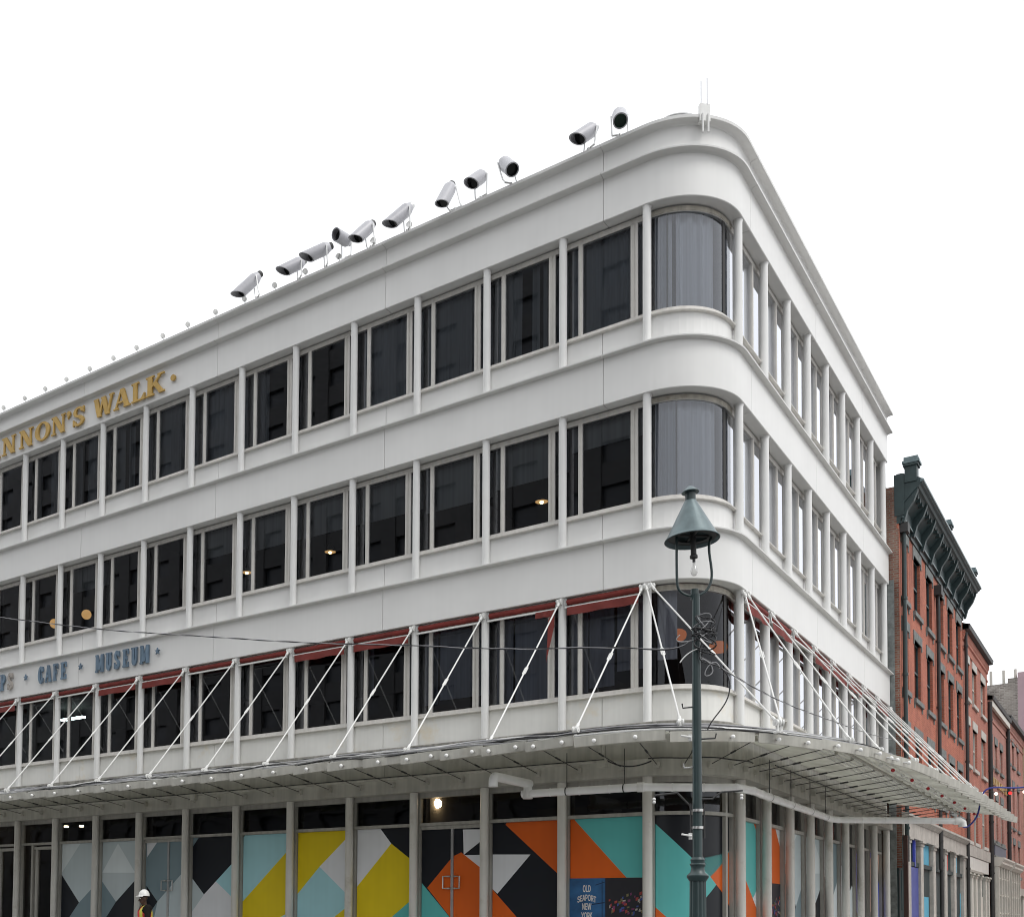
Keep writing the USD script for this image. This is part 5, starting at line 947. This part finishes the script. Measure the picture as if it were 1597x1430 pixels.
BL2.part('wall', bx(14.5, 24, 28, 95, 0, 11.5), m_brick2)
BL2.part('roof', trimesh.Trimesh([(14.2, 27.8, 11.5), (14.2, 95, 11.5), (19, 95, 15.5), (19, 27.8, 15.5), (24, 27.8, 11.5), (24, 95, 11.5)], [(0, 1, 2), (0, 2, 3), (3, 2, 5), (3, 5, 4), (0, 3, 4), (1, 5, 2)], process=False), m_lintel)
for y in np.arange(30, 94, 3.2):
    for z in (4.3, 7.9): BL2.part('window', bx(14.46, 14.52, y, y + 1.3, z, z + 2.1), m_shut)

# ------------------------------------------------------------------ the worker
def chain(segs, parts_extra=()):
    acc = None
    for (p, r), (q, s) in segs:
        hull = m3.Manifold.batch_hull([m3.Manifold.sphere(r, 16).translate(tuple(map(float, p))), m3.Manifold.sphere(s, 16).translate(tuple(map(float, q)))])
        acc = hull if acc is None else acc + hull
    m = acc.refine_to_length(0.03).to_mesh(); t = trimesh.Trimesh(m.vert_properties[:, :3], m.tri_verts)
    trimesh.smoothing.filter_taubin(t, iterations=12); return t
PX = np.array([-10.51, -3.55, -0.04]); ang = math.radians(244)
def W(x, y, z):                              # x to his left, y ahead, standing frame
    f = np.array([math.cos(ang), math.sin(ang)]); l = np.array([-f[1], f[0]])
    q = f * y + l * x; return np.array([PX[0] + q[0], PX[1] + q[1], z])
PS = Thing('person', 'person in white hard hat and red striped safety vest standing before the grey mural', 'person', PX)
J = dict(hl=W(.1, 0, .95), hr=W(-.1, 0, .95), kl=W(.11, .03, .52), kr=W(-.11, .02, .52), al=W(.12, -.01, .10), ar=W(-.12, -.01, .10), pel=W(0, 0, 1.0), ch=W(0, .02, 1.36), nk=W(0, .03, 1.53), hd=W(0, .07, 1.68), sl=W(.19, .01, 1.47), sr=W(-.19, .01, 1.47), el=W(.25, .04, 1.18), er=W(-.25, .04, 1.18), wl=W(.10, .26, 1.12), wr=W(-.09, .27, 1.10))
body = [((J['pel'], .13), (J['ch'], .145)), ((J['ch'], .14), (J['sl'], .07)), ((J['ch'], .14), (J['sr'], .07)), ((J['ch'], .09), (J['nk'], .058)), ((J['nk'], .056), (J['hd'], .06)),
        ((W(0, .06, 1.71), .092), (W(0, .09, 1.63), .068)), ((W(0, .155, 1.665), .016), (W(0, .165, 1.645), .018)), ((W(.088, .06, 1.68), .02), (W(.09, .055, 1.65), .016)), ((W(-.088, .06, 1.68), .02), (W(-.09, .055, 1.65), .016))]
for s in 'lr':
    body += [((J['h' + s], .09), (J['k' + s], .062)), ((J['k' + s], .06), (J['a' + s], .042)), ((J['a' + s], .045), (J['a' + s] + (W(0, .17, 0) - W(0, 0, 0)) - [0, 0, .05], .035)),
             ((J['s' + s], .062), (J['e' + s], .047)), ((J['e' + s], .046), (J['w' + s], .033))]
    d = J['w' + s] - J['e' + s]; d /= np.linalg.norm(d); lat = W(1, 0, 0) - W(0, 0, 0)
    palm = J['w' + s] + d * .07; body.append(((J['w' + s], .03), (palm, .032)))
    for k in range(4):
        b0 = palm + lat * (.024 * (k - 1.5)); tip = b0 + d * (.06 + .01 * (1.5 - abs(k - 1.5))) + [0, 0, -.02]
        body += [((b0, .011), ((b0 + tip) / 2 + [0, 0, .006], .010)), (((b0 + tip) / 2 + [0, 0, .006], .010), (tip, .008))]
    sg_ = -1 if s == 'l' else 1
    body.append(((J['w' + s] + d * .03 + lat * sg_ * .02, .012), (J['w' + s] + d * .09 + lat * sg_ * .055, .009)))
m_skin = mat('skin', (0.055, 0.027, 0.019), 0.5, 0.05); m_cloth = mat('dark_workwear', (0.016, 0.014, 0.013), 0.95, 0.2, 8.0, spec=0.1)
bt = chain(body)
bp = PS.part('body', bt, m_skin, smooth=True)
jk = [((J['pel'] - [0, 0, .05], .15), (J['ch'], .165)), ((J['ch'], .155), (J['sl'], .088)), ((J['ch'], .155), (J['sr'], .088)), ((J['nk'] - [0, 0, .06], .075), (J['nk'] - [0, 0, .02], .068))] + [((J['s' + s], .082), (J['e' + s], .064)) for s in 'lr'] + [((J['e' + s], .062), (J['e' + s] * .12 + J['w' + s] * .88, .048)) for s in 'lr']
PS.part('jacket', chain(jk), m_cloth, smooth=True)
PS.part('trousers', chain([((J['h' + s], .108), (J['k' + s], .08)) for s in 'lr'] + [((J['k' + s], .079), (J['a' + s], .068)) for s in 'lr'] + [((J['pel'], .145), (J['pel'] - [0, 0, .06], .14))]), m_cloth, smooth=True)
vs = [((J['pel'] + [0, 0, .05], .162), (J['ch'], .176)), ((J['ch'], .166), (J['sl'] * .8 + J['ch'] * .2 + [0, 0, .02], .085)), ((J['ch'], .166), (J['sr'] * .8 + J['ch'] * .2 + [0, 0, .02], .085))]
vt = chain(vs); c = vt.triangles_center; fr_ = (c - W(0, 0, 0)); fdir = (W(0, 1, 0) - W(0, 0, 0)); ldir = W(1, 0, 0) - W(0, 0, 0); lx = fr_ @ ldir; fy = fr_ @ fdir
hole = (np.abs(lx) < .05) & (c[:, 2] > 1.42) & (fy > 0); stripe = ((np.abs(np.abs(lx) - .105) < .03) | (np.abs(c[:, 2] - 1.14) < .03))
m_vest = mat('red_vest', (0.55, 0.03, 0.03), 0.7, 0.1); m_str = mat('yellow_stripe', (0.55, 0.55, 0.08), 0.6, 0.1)
vp = PS.part('vest', trimesh.Trimesh(vt.vertices, vt.faces[~hole & ~stripe], process=True), m_vest, smooth=True)
PS.part('reflective_stripe', trimesh.Trimesh(vt.vertices, vt.faces[~hole & stripe], process=True), m_str, vp, smooth=True)
hc = W(0, .05, 1.745); hl = lathe([(0.128, 0), (0.127, .15), (.118, .42), (.09, .74), (.045, .95), (0, 1)], hc, hc + [0, 0, .155], 24)
hp = PS.part('hard_hat', hl, m_metal, smooth=True)
bv = [W(x * .125, .05 + y * .125, 1.747) for x, y in [(math.sin(t), math.cos(t)) for t in np.linspace(-1.2, 1.2, 9)]] + [W(x * .135, .05 + y * .21, 1.728) for x, y in [(math.sin(t), math.cos(t)) for t in np.linspace(-1.2, 1.2, 9)]]
PS.part('brim', trimesh.Trimesh(np.vstack([bv, np.array(bv) + [0, 0, .008]]), [f for i in range(8) for f in ((i, i + 1, i + 10), (i, i + 10, i + 9), (18 + i, 18 + i + 10, 18 + i + 1), (18 + i, 18 + i + 9, 18 + i + 10), (9 + i, 10 + i, 28 + i), (9 + i, 28 + i, 27 + i))], process=False), m_metal, hp)
for s in (-1, 1): PS.part('eye', ball(W(s * .034, .148, 1.69), .011, 1), m_bulb, bp)
PS.part('mouth', bx(-.001, .001, -.001, .001, 0, .001).apply_transform(np.eye(4)) if False else tube([W(-.025, .146, 1.612), W(0, .155, 1.61), W(.025, .146, 1.612)], .005, 6), m_cloth, bp)
for s in 'lr': PS.part('boot', chain([((J['a' + s] - [0, 0, .03], .06), (J['a' + s] + (W(0, .18, 0) - W(0, 0, 0)) - [0, 0, .045], .052))]), m_black, smooth=True)
